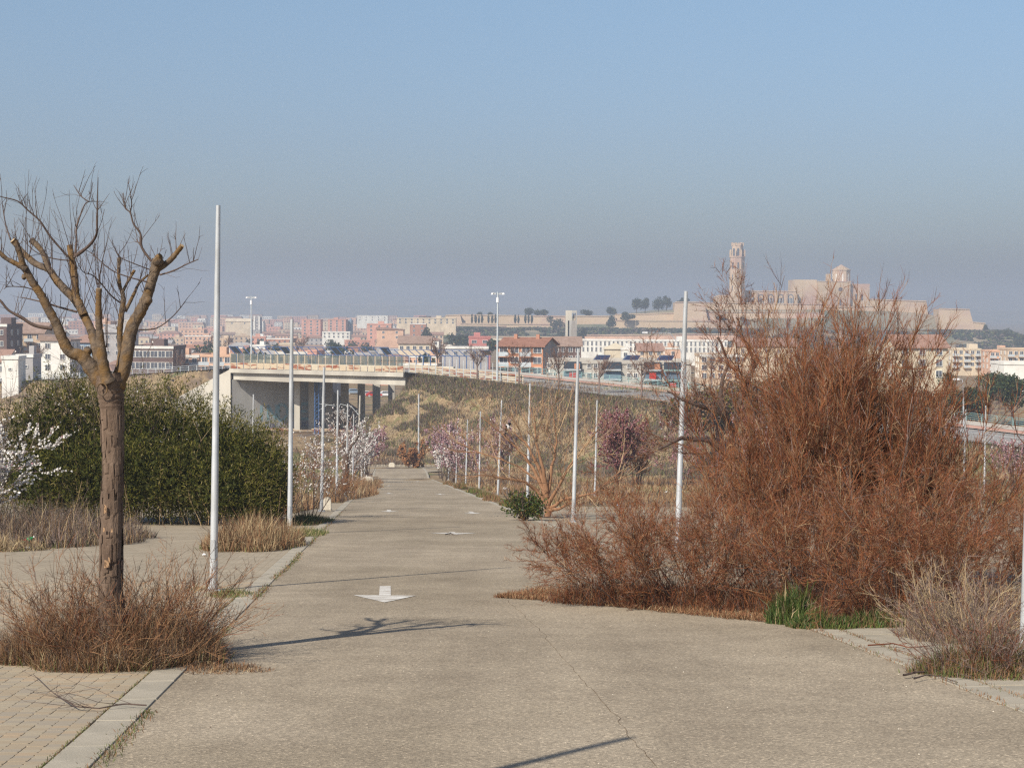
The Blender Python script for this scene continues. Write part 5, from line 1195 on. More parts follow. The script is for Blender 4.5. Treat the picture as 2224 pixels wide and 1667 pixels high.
# ---- oleander hedge
def lobes_pts(lobes, n, r, shell=.35):
    vol = np.array([a[3] * a[4] * a[5] for a in lobes]) ** (2 / 3); pk = r.choice(len(lobes), n, p=vol / vol.sum()); L = np.array(lobes)[pk]; d = unit(r.normal(0, 1, (n, 3)))
    s = 1 - np.abs(r.normal(0, shell, n)); s = np.clip(s, .15, 1.06)
    bumps = .80 + .36 * nz(d[:, 0] * 3 + pk * 7, d[:, 2] * 3 + d[:, 1] * 2, .55, 9)
    return L[:, :3] + d * L[:, 3:] * (s * bumps)[:, None], d
hl = G(300, 47); hedge = empty('oleander_hedge', hl, 'big dark green oleander hedge behind the pollarded tree', 'hedge')
r = np.random.default_rng(31); lb = []
for px, rt, D, rx in ((45, 858, 47.5, 1.3), (100, 812, 47, 1.5), (150, 795, 47.5, 1.4), (205, 815, 47.5, 1.5), (265, 830, 47, 1.5), (320, 818, 47.5, 1.5), (375, 838, 47, 1.4), (425, 862, 46.8, 1.3), (470, 880, 46.5, 1.3), (515, 900, 46.2, 1.2), (550, 925, 46, 1.0), (578, 965, 45.6, .7), (570, 1030, 45.3, .65),
                      (90, 960, 46, 1.6), (170, 930, 45.8, 1.7), (250, 940, 45.6, 1.7), (330, 950, 45.6, 1.7), (410, 960, 45.4, 1.6), (490, 990, 45.2, 1.4), (540, 1040, 45.1, 1.0)):
    t = P(px, rt + 8, D); gz = -SL * D; h = t.z - gz; lb.append((t.x, D + .8, gz + h * .5, rx, 1.7, h * .52))
C, N = lobes_pts(lb, 98000, r, .22); keep = (C[:, 2] > -SL * C[:, 1] + .02); C, N = C[keep], N[keep]; N = unit(N + np.array([0, 0, .7]))
ns = 260; pk_ = r.integers(0, len(lb), ns); La = np.array(lb)[pk_]; d_ = unit(np.c_[r.normal(0, .6, (ns, 2)), np.abs(r.normal(.8, .4, ns))]); s0_ = La[:, :3] + d_ * La[:, 3:] * .8
sh = grow(s0_, d_ + np.array([0, 0, .6]), r.uniform(.4, 1.0, ns), 9, (0, 0, .3), .12, r); C2 = sh.reshape(-1, 3); C2 = np.repeat(C2, 4, 0) + r.normal(0, .02, (len(C2) * 4, 3)); C = np.concatenate([C, C2]); N = np.concatenate([N, unit(r.normal(0, .7, (len(C2), 3)) + np.array([0, 0, .7]))])
patch = nz(C[:, 0] + C[:, 1] * .3, C[:, 2], 1.1, 12)
for sel, pr_ in ((patch < .45, (.56, .36, .08)), (patch >= .45, (.30, .48, .22))):
    mb = MB() if sel is None else (mb if 'hm' in globals() else MB()); hm = 1
    leaves(mb, C[sel], N[sel], .13, .022, ('leaf_dark', 'leaf_olive', 'leaf_yellow'), pr_, r)
tag(mb.build('foliage', hedge, loc=hl), kind='stuff')
mb = MB(); st = np.array([(l[0] + r.normal(0, .4), l[1] + r.normal(0, .5), -SL * l[1]) for l in lb for _ in range(12)]); hh_ = np.array([l[5] * 1.9 for l in lb for _ in range(12)])
g = grow(st, np.c_[r.normal(0, .25, (len(st), 2)), np.ones(len(st))], hh_ * r.uniform(.6, 1, len(st)), 7, (0, 0, .2), .12, r); mb.tubes(g, np.outer(np.full(len(g), .014), np.linspace(1, .3, 7)), 'twig_tan', 4); mb.build('stem', hedge, loc=hl)
mb = MB()
for l in lb: # larger leaves in the dark leaf colour only, filling the hedge inside
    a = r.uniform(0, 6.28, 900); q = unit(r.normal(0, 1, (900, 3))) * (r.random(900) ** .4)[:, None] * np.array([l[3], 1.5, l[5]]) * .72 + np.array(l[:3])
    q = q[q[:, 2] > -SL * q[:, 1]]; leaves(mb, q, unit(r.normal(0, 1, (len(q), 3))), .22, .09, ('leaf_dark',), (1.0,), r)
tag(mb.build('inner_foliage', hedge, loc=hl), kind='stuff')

# ---- blossom
def blossom(names, probs, n, sz, t0=.0):
    def f(root, g, r):
        i = r.integers(0, len(g), n); t = r.uniform(t0, 1, n) * (g.shape[1] - 1); j = np.minimum(t.astype(int), g.shape[1] - 2); w = (t - j)[:, None]
        C = g[i, j] * (1 - w) + g[i, j + 1] * w + r.normal(0, sz * .3, (n, 3)); mb = MB(); flecks(mb, C, sz, names, probs, r); tag(mb.build('blossom', root), kind='stuff')
    return f
wp = ('petal_white', 'petal_pink')
shrub(G(-75, 36), 3.0, .50, 16, (9, 6), 'almond_shrub', 'almond shrub thick with white blossom at the left edge', 'shrub', ('twig_grey', 'twig_dark'), (.5, .5), up=.2, r0=.014, lean=(.10, 0), extra=blossom(wp, (.96, .04), 9000, .045), seed=41, spr=(.4, .3))
shrub(G(0, 48), 4.6, .30, 9, (7, 5), 'almond_tree', 'almond with scattered white blossom rising over the hedge top', 'tree', ('twig_grey', 'twig_dark'), (.5, .5), up=.3, r0=.014, lean=(.18, 0), extra=blossom(wp, (.97, .03), 90, .04), seed=42)
shrub(G(235, 48), 5.2, .28, 9, (7, 5), 'almond_tree', 'white-blossoming almond top showing above the hedge left of the trunk', 'tree', ('twig_grey', 'twig_dark'), (.5, .5), up=.3, r0=.014, lean=(-.02, 0), extra=blossom(wp, (.97, .03), 220, .04, .7), seed=43)
shrub(G(668, 52), 2.9, .55, 14, (8, 6), 'almond_shrub', 'sparse white-blossoming shrub behind the second pole', 'shrub', ('twig_grey', 'twig_rust', 'twig_dark'), (.4, .4, .2), up=.3, r0=.014, extra=blossom(wp, (.97, .03), 1500, .045), seed=44)
shrub(G(625, 58), 2.7, .7, 12, (8, 6, 3), 'brown_shrub', 'brown leafless shrub between the hedge and the white blossom', 'shrub', ('twig_grey', 'twig_rust', 'straw_dark'), (.4, .3, .3), up=.3, r0=.012, seed=45)
D = 80; b = G(748, D)
fan(b, [([tuple(b), pq(750, 1040, D), pq(752, 985, D)], [.22, .17, .14]), (O_((752, 985, 26), (742, 960, 26), (735, 935, 26), (738, 905, 26)), [.12, .09, .06, .03]), (O_((752, 985, 26), (765, 965, 26), (778, 950, 26), (782, 925, 26)), [.12, .09, .06, .03]), (O_((750, 990, 26), (752, 950, 26), (752, 910, 26)), [.10, .07, .03])],
    'almond_tree', 'dark-trunked almond with a small white crown in the left row', 'twig_dark', ('twig_dark', 'twig_grey'), (.6, .4), nk=(8, 6, 4), seed=24, up=.5, rmin=.006, twr=.02, extra=blossom(wp, (.98, .02), 900, .055, .2))
shrub(G(742, 74), 1.5, .9, 22, (7, 6), 'brown_shrub', 'brown brush around the foot of the dark almond', 'shrub', ('straw_dark', 'twig_rust'), (.5, .5), up=.3, r0=.010, seed=46, rmin=.005)
pk = ('petal_pink', 'petal_white', 'petal_magenta'); R_ = random.Random(4)
for px, D, h, sp_, pr_, n_, lab in ((772, 120, 3.2, .5, (.1, .85, .05), 1500, 'white blossoming shrub just past the dark almond'), (803, 150, 5.0, .5, (.05, .9, .05), 3500, 'white blossoming tree at the far left roadside'), (797, 176, 6.2, .5, (.6, .1, .3), 4500, 'pink blossoming tree behind the far white one, left roadside'),
                                    (958, 190, 6.0, .38, (.85, .1, .05), 5200, 'pink blossoming tree at the far right roadside'), (965, 165, 4.2, .5, (.05, .92, .03), 2600, 'white blossoming shrub under the far pink tree'), (985, 150, 4.4, .5, (.7, .2, .1), 2500, 'pink blossom haze in the right row of poles'),
                                    (1015, 140, 4.2, .6, (.6, .2, .2), 2200, 'faint pink shrub behind the fourth right pole'), (1092, 150, 5.6, .40, (.6, .1, .3), 3200, 'dusty pink tree behind the magpie'), (1640, 95, 5.0, .5, (.85, .1, .05), 4000, 'bright pink blossoming tree seen through the left of the tall shrub'),
                                    (1985, 90, 5.2, .55, (.6, .1, .3), 6000, 'wide pink blossoming tree seen through the right of the tall shrub'), (1795, 100, 8.5, .4, (.6, .1, .3), 4500, 'tall pink blossoming tree hidden behind the tallest shrub'), (1480, 110, 4.4, .6, (.2, .05, .75), 2500, 'dark pink tree low behind the pole in the thicket'), (2205, 120, 4.0, .7, (.6, .1, .3), 3000, 'pink shrub at the right edge beyond the poles')):
    shrub(G(px, D) if D < 195 else Vector((P(px, 1000, D).x, D, -18)), h, sp_, 10, (7, 5), 'blossoming_tree', lab, 'tree', ('twig_dark', 'twig_grey'), (.5, .5), up=.6, r0=.03, seed=int(px), rmin=.006, extra=blossom(pk, pr_, int(n_ * .85), .00075 * D, .1), base_r=.2)
D = 135; shrub(G(1342, D), 6.4, .42, 12, (8, 6), 'plum_tree', 'magenta blossoming plum tree standing against the embankment', 'tree', ('petal_deep', 'twig_dark'), (.6, .4), up=.6, r0=.05, seed=61, rmin=.010, extra=blossom(('petal_magenta', 'petal_deep', 'petal_pink'), (.35, .5, .15), 9000, .12, 0), base_r=.2)
shrub(G(1385, 140), 4.9, .5, 10, (8, 6), 'rusty_tree', 'rust-brown leafless tree touching the magenta plum', 'tree', ('twig_rust', 'twig_red'), (.6, .4), up=.6, r0=.04, seed=62, rmin=.010, extra=blossom(('straw_rust',), (1.,), 2500, .12, 0))
p = P(895, 1020, 224); p.z = -21.6; shrub(p, 4.2, .6, 10, (7, 5), 'autumn_shrub', 'orange-leaved shrub at the end of the road', 'shrub', ('twig_dark', 'twig_rust'), (.5, .5), up=.5, r0=.05, seed=63, rmin=.016, extra=blossom(('orange_leaf', 'straw_rust'), (.7, .3), 2600, .2, .2))
# green bush left of the orange tree
gl = G(1140, 51); gb = empty('green_bush', gl, 'small glossy green bush at the foot of the pole beside the orange-barked tree', 'bush'); r = np.random.default_rng(71)
C, N = lobes_pts([(gl.x - .1, 51, gl.z + .5, .62, .5, .5), (gl.x + .35, 51, gl.z + .4, .4, .4, .45)], 1500, r, .4); C = C[C[:, 2] > -SL * C[:, 1] + .02]; mb = MB(); leaves(mb, C, unit(r.normal(0, 1, (len(C), 3)) + np.array([0, 0, .5])), .10, .05, ('leaf_green', 'leaf_dark', 'leaf_olive'), (.3, .5, .2), r); tag(mb.build('foliage', gb, loc=gl), kind='stuff')
g = grow(np.repeat([list(gl)], 14, 0), np.c_[r.normal(0, .5, (14, 2)), np.ones(14)], np.full(14, 1.0), 5, r=r); mb = MB(); mb.tubes(g, np.full(14, .012), 'twig_dark', 4); mb.build('stem', gb, loc=gl)

# ---- dry weeds round the pollarded tree
def weed_clump(cx, cy, rx, ry, n, h, name, label, names, probs, w=.006, lean=.55, twigs=0, tw_h=.8, seed=0, droop=.25, cat='weeds', tcol=('twig_red', 'straw_rust', 'twig_dark'), green=0, hpow=1.0):
    r = np.random.default_rng(seed); a = r.uniform(0, 2 * np.pi, n); q = np.sqrt(r.uniform(0, 1, n)) * (.85 + .3 * nz(np.cos(a) * 3, np.sin(a) * 3, 1, seed)); x = cx + np.cos(a) * q * rx; y = cy + np.sin(a) * q * ry
    near = y < 120
    z = np.where(near, -SL * y, terrain(x, y)) if (~near).any() else -SL * y
    root = empty(name, (cx, cy, float(np.mean(z[:5]))), label, cat); l = root.location.copy()
    mb = MB(); hh = h * (1.0 - .62 * q ** hpow) * r.uniform(.25, 1.15, n) * (.55 + .8 * nz(x, y, rx * .28, seed + 3)); C = np.stack([x, y, z - .01], 1)
    add_blades(mb, C, hh, w * r.uniform(.6, 1.5, n), names, probs, lean, droop, r)
    if green:
        m_ = r.integers(0, n, green); add_blades(mb, C[m_] + r.normal(0, .06, (green, 3)) * np.array([1, 1, 0]), h * .16 * r.uniform(.5, 1.3, green), w * 1.6, ('grass', 'grass_dull'), (.6, .4), .5, .1, r)
    tag(mb.build('dry_blade', root, loc=l), kind='stuff')
    if twigs:
        i = r.integers(0, n, twigs); s_ = C[i]; s_ = np.array([cx, cy, 0]) * .25 + s_ * .75; s_[:, 2] = -SL * s_[:, 1] if cy < 120 else C[i, 2]
        out = np.c_[(s_[:, 0] - cx) / rx, (s_[:, 1] - cy) / ry] * .8; d = np.c_[out + r.normal(0, .45, (twigs, 2)), np.full(twigs, .85)]; L = tw_h * r.uniform(.5, 1.1, twigs)
        g = grow(s_, d, L, 7, (0, 0, .05), .15, r); mb = MB(); mb.tubes(g, np.outer(np.full(twigs, .0036 * max(1, cy / 25)), np.linspace(1, .35, 7)), (tcol, r.choice(len(tcol), twigs)), 4)
        s2, d2, l2 = kids(g, L, 9, .2, 1, .5, .30, r); g2 = grow(s2, d2, l2, 5, (0, 0, .3), .16, r); ribbons(mb, g2[:, ::2], .0050 * max(1, cy / 25), (tcol, r.choice(len(tcol), len(g2))), r)
        s3, d3, l3 = kids(g2, l2, 3, .2, 1, .6, .4, r); g3 = grow(s3, d3, l3, 3, (0, 0, .3), .16, r); ribbons(mb, g3[:, ::2], .0036 * max(1, cy / 25), (tcol, r.choice(len(tcol), len(g3))), r)
        tag(mb.build('twig', root, loc=l), kind='stuff')
    return root
c = G(245, 14.4); SN = ('straw_dark', 'straw_rust', 'straw', 'scrub')
weed_clump(c.x, 14.5, 1.08, .92, 19000, .92, 'dry_weeds', 'tangle of rust-brown dry weeds round the foot of the pollarded tree', SN + ('twig_dark',), (.36, .34, .09, .06, .15), w=.0045, lean=.85, twigs=300, tw_h=.98, seed=81, green=1500, hpow=.6, tcol=('straw_dark', 'straw_rust', 'straw_rust', 'twig_dark', 'twig_red', 'straw_rust'))
c = G(60, 14.6); weed_clump(c.x, 14.7, .7, .45, 1800, .18, 'dry_weeds', 'low brown thatch left of the tree foot', SN, (.3, .3, .25, .15), w=.006, lean=1.0, seed=82, droop=.5, green=200)
c = G(480, 13.9); weed_clump(c.x, 13.8, .45, .35, 1500, .14, 'dry_weeds', 'flattened brown litter reaching onto the road right of the tree foot', SN, (.4, .4, .1, .1), w=.006, lean=1.2, seed=83, droop=.5)
c = G(555, 34.5); weed_clump(c.x, 34.5, 1.0, 2.4, 7000, .85, 'dry_weeds', 'straw-brown grass clump between the first and second poles', ('straw_dark', 'straw', 'straw_rust'), (.4, .35, .25), w=.012, lean=.4, twigs=30, tw_h=.8, seed=84, green=800, hpow=2)
c = G(665, 40); weed_clump(c.x, 40, .55, 1.6, 1800, .35, 'green_weeds', 'green and straw tuft at the foot of the second pole', ('grass', 'grass_dull', 'straw'), (.45, .3, .25), w=.012, lean=.6, seed=85)
c = G(662, 48.5); weed_clump(c.x, 48.5, .8, 2.5, 3000, .40, 'green_weeds', 'green grass under the sparse white-blossoming shrub', ('grass', 'grass_dull', 'straw_dark'), (.4, .3, .3), w=.014, lean=.5, seed=86)
c = G(497, 21.4); weed_clump(c.x, 21.6, .33, .55, 1200, .17, 'green_weeds', 'small green tuft right at the foot of the front pole', ('grass', 'grass_dull', 'straw'), (.4, .35, .25), w=.007, lean=.7, seed=87, twigs=6, tw_h=.4)
c = G(425, 22.2); weed_clump(c.x, 22.6, .35, .5, 500, .10, 'green_weeds', 'sparse weeds left of the front pole foot', ('grass_dull', 'straw'), (.5, .5), w=.007, lean=.7, seed=88)
c = G(95, 36); weed_clump(c.x, 36, 2.3, 3.2, 9000, 1.0, 'dry_weeds', 'wide grey-brown weed patch before the hedge at left', ('scrub', 'straw_dark', 'straw', 'twig_grey'), (.35, .25, .15, .25), w=.012, lean=.45, twigs=90, tw_h=1.2, seed=89, green=900, hpow=2, tcol=('twig_grey', 'scrub', 'straw_dark'))
c = G(15, 33); weed_clump(c.x, 32.6, .9, 1.0, 2500, .5, 'dry_weeds', 'straw pile behind the green bottle', ('straw', 'straw_dark', 'scrub'), (.5, .3, .2), w=.01, lean=.9, seed=90, green=300)
c = G(640, 62); weed_clump(c.x, 62, .8, 8, 4000, .8, 'dry_weeds', 'brown weeds along the kerb past the bollard', SN, (.4, .3, .2, .1), w=.02, lean=.4, seed=91, hpow=3, green=300)
for i, (D, px) in enumerate(((85, 775), (110, 795), (135, 805))):
    c = G(px, D); weed_clump(c.x - .4, D, 1.0, 14, 3500, 1.0, 'dry_weeds', ['rusty roadside brush beside the dark almond', 'rusty roadside brush past the sixth pole', 'rusty roadside brush near the far white blossom'][i], SN, (.3, .4, .2, .1), w=.035, lean=.35, seed=92 + i, hpow=3)
for i, (px, D, gr) in enumerate(((1098, 70, .5), (1045, 88, .5), (1022, 102, .6), (1135, 59, .3), (995, 120, .3), (968, 140, .2), (1060, 80, .2))):
    c = G(px, D); weed_clump(c.x + .2, D, .45, 1.2 + D * .03, 1100, .55 if i != 4 else .9, 'dry_weeds', 'mixed weeds at a pole foot, %s clump of the right row' % (['first', 'second', 'third', 'fourth', 'fifth', 'sixth', 'seventh'][i]), ('grass', 'straw_dark', 'straw_rust'), (gr, .5 - gr / 2, .5 - gr / 2), w=.0004 * D, lean=.45, seed=99 + i)
# kerb joint weeds
r = np.random.default_rng(120); mb = MB(); n = 3600; y = 8 + r.gamma(1.5, 9, n); y = y[y < 75]; n = len(y); ok = nz(y, y * 0, 1.2, 3) > .35; y = y[ok]; n = len(y); u = UL + r.normal(.02, .035, n) + (nz(y, y * 0, 2.5, 4) - .5) * .06; C = np.stack([u + RD * y, y, -SL * y], 1)
add_blades(mb, C, r.uniform(.02, .07, n), .006 * np.maximum(1, y / 14), ('grass', 'grass_dull', 'straw_dark', 'straw_rust'), (.3, .2, .3, .2), .9, .3, r)
n = 1400; y = r.uniform(8.5, 22, n); u = UL - .27 + r.normal(0, .012, n); C = np.stack([u + RD * y, y, -SL * y], 1); add_blades(mb, C, r.uniform(.01, .03, n), .006, ('grass', 'grass_dull', 'straw_dark'), (.35, .25, .4), .9, .3, r)
n = 2600; y = 11 + r.gamma(1.5, 7, n); u = UR + np.where(r.random(n) < .5, 0, .27) + r.normal(0, .03, n); C = np.stack([u + RD * y, y, -SL * y], 1); add_blades(mb, C, r.uniform(.02, .06, n), .006 * np.maximum(1, y / 14), ('grass_dull', 'straw_dark', 'straw_rust'), (.2, .4, .4), 1.0, .3, r)
tag(mb.build('joint_weeds'), 'small weeds and moss growing along the kerb joints', 'weeds', kind='stuff')

# ---- litter under the thicket, grass clump, right weeds
def line_y(u): return u
mb = MB(); r = np.random.default_rng(130)
edgepx = [(1090, 1296), (1180, 1302), (1300, 1312), (1400, 1322), (1560, 1340), (1700, 1352), (1850, 1350), (2010, 1352)]
n = 30000; t = r.uniform(0, len(edgepx) - 1.001, n); i = t.astype(int); f = t - i; E = np.array([gp(x, y + 2)[:2] for x, y in edgepx]); q = E[i] * (1 - f)[:, None] + E[i + 1] * f[:, None]
back = np.abs(r.normal(0, .9, n)) * np.clip(t / .6, .05, 1); q = q + np.c_[back * .1 + r.normal(0, .05, n), back + (nz(q[:, 0], q[:, 1], .25, 2) - .5) * .16]; C = np.c_[q, -SL * q[:, 1] + r.uniform(0, .015, n)]
add_blades(mb, C, r.uniform(.03, .10, n), .009, ('straw_rust', 'straw_dark', 'twig_red', 'straw'), (.45, .25, .2, .1), 3.0, .1, r)
tag(mb.build('needle_litter'), 'rust-coloured needle litter along the foot of the shrub thicket', 'litter', kind='stuff')
for i, (px, D, rx, ry, h_, lab) in enumerate(((1350, 20.6, .9, .8, .5, 'left'), (1480, 20.3, 1.0, 1.0, .6, 'left middle'), (1650, 19.8, 1.0, 1.1, .65, 'middle'), (1830, 19.2, 1.1, 1.0, .65, 'right middle'), (2010, 18.6, 1.1, 1.0, .7, 'right'), (2160, 18.4, 1.0, 1.1, .7, 'far right'))):
    c = G(px, D); weed_clump(c.x, D + .35, rx, ry, 3400, h_, 'dead_twigs', 'matted dead rust twigs at the %s foot of the shrub thicket' % lab, ('twig_red', 'twig_rust', 'straw_dark', 'twig_dark'), (.35, .3, .15, .2), w=.007, lean=1.1, seed=600 + i, droop=.1, hpow=2, twigs=28, tw_h=1.0)
# earth bank the thicket roots in
mb = MB(); V = [tuple(RW(4.4 if y < 18 else 4.2, y, .004)) for y in (16.5,)]; 
c = G(1722, 18.4); weed_clump(c.x, 18.3, .30, .35, 2600, .50, 'grass_clump', 'tall bright green grass clump at the edge of the thicket', ('leaf_green', 'grass', 'straw', 'leaf_dark'), (.4, .3, .1, .2), w=.012, lean=.28, seed=131, hpow=3, droop=.35, cat='grass')
c = G(1790, 17.8); weed_clump(c.x, 17.8, .42, .35, 2600, .28, 'green_weeds', 'green weeds with a yellow flower right of the grass clump', ('leaf_green', 'grass', 'straw_dark'), (.4, .4, .2), w=.010, lean=.5, seed=132)
c = G(1900, 17.9); weed_clump(c.x, 17.9, .62, .3, 2800, .24, 'green_weeds', 'flat band of green weeds under the rusty shrubs', ('leaf_green', 'grass', 'straw_dark'), (.3, .4, .3), w=.010, lean=.5, seed=133)
c = G(2090, 16.6); weed_clump(c.x, 16.6, .62, .7, 3800, .62, 'dry_weeds', 'grey straw-like dry bush left of the right-edge pole', ('straw', 'twig_grey', 'straw_dark', 'scrub'), (.2, .4, .2, .2), w=.0045, lean=.7, twigs=150, tw_h=.85, seed=134, tcol=('twig_grey', 'twig_grey', 'scrub', 'straw', 'twig_tan'))
c = G(2165, 14.0); weed_clump(c.x, 13.9, .72, .5, 5200, .50, 'dry_weeds', 'dark twiggy weeds with green shoots in the lower right corner', ('straw_dark', 'straw_rust', 'twig_grey', 'grass'), (.35, .2, .2, .25), w=.006, lean=.6, twigs=90, tw_h=.75, seed=135, tcol=('twig_dark', 'twig_red', 'twig_grey'), green=900)
# fallen branches
def stick(pts, ra, label, m_='twig_grey', kn=6, h=.02, name='fallen_branch'):
    q = np.array([list(gp(x, y)) for x, y in pts]); q[:, 2] += h + np.array([.01 * math.sin(i * 2.1) + .015 for i in range(len(q))]); root = empty(name, q[0], label, 'branch'); mb = MB(); n = len(q); t = np.linspace(0, n - 1, n * 4); q = np.stack([np.interp(t, np.arange(n), q[:, k]) for k in range(3)], 1)
    mb.tubes([q], np.array([np.linspace(ra, ra * .4, len(q))]), m_, 6); L = np.array([np.linalg.norm(q[-1] - q[0])]); s_, d_, l_ = kids(q[None], L, kn, .1, .95, .5, .22); d_[:, 2] = np.abs(d_[:, 2]) * .6; g = grow(s_, d_, l_, 5, (0, 0, .1), .15); mb.tubes(g, np.outer(np.full(len(g), ra * .35), np.linspace(1, .4, 5)), m_, 4); mb.build('wood', root, loc=root.location)
stick([(318, 1541), (270, 1540), (215, 1545), (165, 1544), (140, 1532), (108, 1505), (72, 1472)], .006, 'thin forked branch lying on the paving blocks at the lower left', 'twig_dark', 16)
stick([(1962, 1474), (1990, 1470), (2020, 1463), (2060, 1466), (2110, 1480)], .010, 'dark stick poking onto the road from the right weeds', 'twig_dark', 4)
stick([(1985, 1482), (2010, 1476), (2040, 1474), (2080, 1490)], .007, 'shorter dark stick under the longer one at right', 'twig_dark', 3)
stick([(1810, 1340), (1850, 1345), (1900, 1352), (1960, 1350)], .008, 'pale fallen branch before the green weeds', 'twig_tan', 5)
stick([(1950, 1352), (1980, 1356), (2010, 1356), (2030, 1352)], .008, 'second pale fallen branch before the green weeds', 'twig_tan', 3)
stick([(1885, 1408), (1940, 1406), (1975, 1411), (2030, 1408)], .008, 'reddish branch lying along a slab joint', 'twig_red', 5)
stick([(968, 1163), (978, 1161), (985, 1162), (996, 1163)], .014, 'small dark branch lying on the broad faded arrow', 'twig_dark', 5)
stick([(1130, 1123), (1155, 1123), (1180, 1124), (1210, 1124)], .03, 'dark stick line at the foot of the orange-barked tree', 'twig_dark', 5)
# cut tip shoots at the base of the front pole etc. left to the weed clumps

# ---- dry grass over the middle ground and embankment
def scatter(name, label, x, y, hfun, w, names, probs_fn, seed, lean=.4):
    r = np.random.default_rng(seed); z = terrain(x, y); C = np.stack([x, y, z - .03], 1); mb = MB(); cls = probs_fn(x, y, r); h = hfun(x, y, r)
    for c_, nm in enumerate(names):
        s_ = cls == c_
        if s_.any(): add_blades(mb, C[s_], h[s_], w(y[s_]) * r.uniform(.6, 1.4, s_.sum()), nm[0], nm[1], lean, .25, r)
    return tag(mb.build(name), label, 'grass', kind='stuff')
r = np.random.default_rng(200)
# right and left fields beyond the car park
n = 100000; y = 60 + 190 * r.random(n) ** .8; side = r.random(n) < .72; x = np.where(side, UR + 2.2 + RD * y + np.abs(r.normal(0, 1, n)) * .22 * y, UL - 1.8 + RD * y - np.abs(r.normal(0, 1, n)) * .07 * y)
k = (x > -.36 * y) & (x < .36 * y) & ~((y > 226) & (x > -26) & (x < -10) & (y < 234)); x, y = x[k], y[k]
CL = [(('straw_dark', 'straw', 'straw_rust'), (.45, .25, .3)), (('scrub', 'straw_dark'), (.6, .4)), (('grass_dull', 'grass', 'straw'), (.5, .2, .3))]
def pf(x, y, r):
    a = nz(x, y, 6, 21); b = nz(x, y, 9, 22); return np.where(a > .62, 1, np.where(b > .60, 2, 0))
scatter('dry_grass', 'brown dry grass and brush covering the fields past the car park', x, y, lambda x, y, r: (.25 + .9 * nz(x, y, 3, 23) ** 2) * r.uniform(.5, 1.2, len(x)), lambda y: .0006 * y, CL, pf, 201)
n = 30000; y = 232 + 34 * r.random(n); x = -70 + 100 * r.random(n); scatter('dry_grass', 'straw and brown grass strip at the end of the road', x, y, lambda x, y, r: (.3 + .9 * nz(x, y, 3, 23)) * r.uniform(.5, 1.2, len(x)), lambda y: .0005 * y, CL, pf, 202)
# embankment face
def on_bank(pts, n, dmin, dmax, r, sl):
    s = r.uniform(0, len(pts) - 1.001, n); lens = np.linalg.norm(np.diff(pts[:, :2], axis=0), axis=1); cs = np.r_[0, np.cumsum(lens)]; u = r.uniform(0, cs[-1], n); px = np.interp(u, cs, pts[:, 0]); py = np.interp(u, cs, pts[:, 1])
    i = np.clip(np.searchsorted(cs, u) - 1, 0, len(pts) - 2); d = (pts[1:, :2] - pts[:-1, :2]) / lens[:, None]; nn = np.c_[d[:, 1], -d[:, 0]][i]; dist = dmin + (dmax - dmin) * r.random(n); return px + nn[:, 0] * dist, py + nn[:, 1] * dist
x1, y1 = on_bank(RIGHT, 120000, -.3, 20, r, .8); a = r.uniform(0, 2 * np.pi, 24000); q = np.sqrt(r.random(24000)) * 19; x2 = RIGHT[0][0] + np.cos(a) * q; y2 = RIGHT[0][1] + np.sin(a) * q
x = np.r_[x1, x2]; y = np.r_[y1, y2]; dd, _, sd = dist_poly(x, y, RIGHT); k = (sd < 0) | (x < RIGHT[0][0]); k &= ~((sd > 0) & (dd < 19) & (x > RIGHT[0][0])); x, y = x[k], y[k]
CB = [(('bank_straw', 'straw', 'straw_dark'), (.65, .25, .1)), (('scrub', 'straw_dark', 'grass_dull'), (.60, .15, .25)), (('grass_dull', 'grass', 'scrub'), (.45, .20, .35))]
def pb(x, y, r):
    z = terrain(x, y); a = nz(x + z * .6, z * 2.2 + y * .3, 3.6, 31) * .62 + nz(x, z * 2 + y * .4, 1.3, 33) * .38 + r.normal(0, .012, len(x)); b = nz(x, y, 5, 32); d, dz, _ = dist_poly(x, y, RIGHT)
    a = a + np.clip((3.5 - d) / 6, 0, .3) + np.clip(x / 90, 0, .25)
    return np.where(a > .475, 1, np.where((b > .62) | ((d < 7) & (x > -5) & (b > .42)), 2, 0))
scatter('bank_scrub', 'grey-purple scrub and straw tussocks on the embankment face', x, y, lambda x, y, r: np.where(pb(x, y, r) == 1, .95, .30) * r.uniform(.4, 1.2, len(x)), lambda y: .0005 * y, CB, pb, 203, lean=.5)
x1, y1 = on_bank(LEFT, 22000, -1, 18, r, .6); scatter('bank_scrub', 'scrubby grass bank left of the bridge', x1, y1, lambda x, y, r: .5 * r.uniform(.4, 1.2, len(x)), lambda y: .0005 * y, CB, pb, 204, lean=.5)

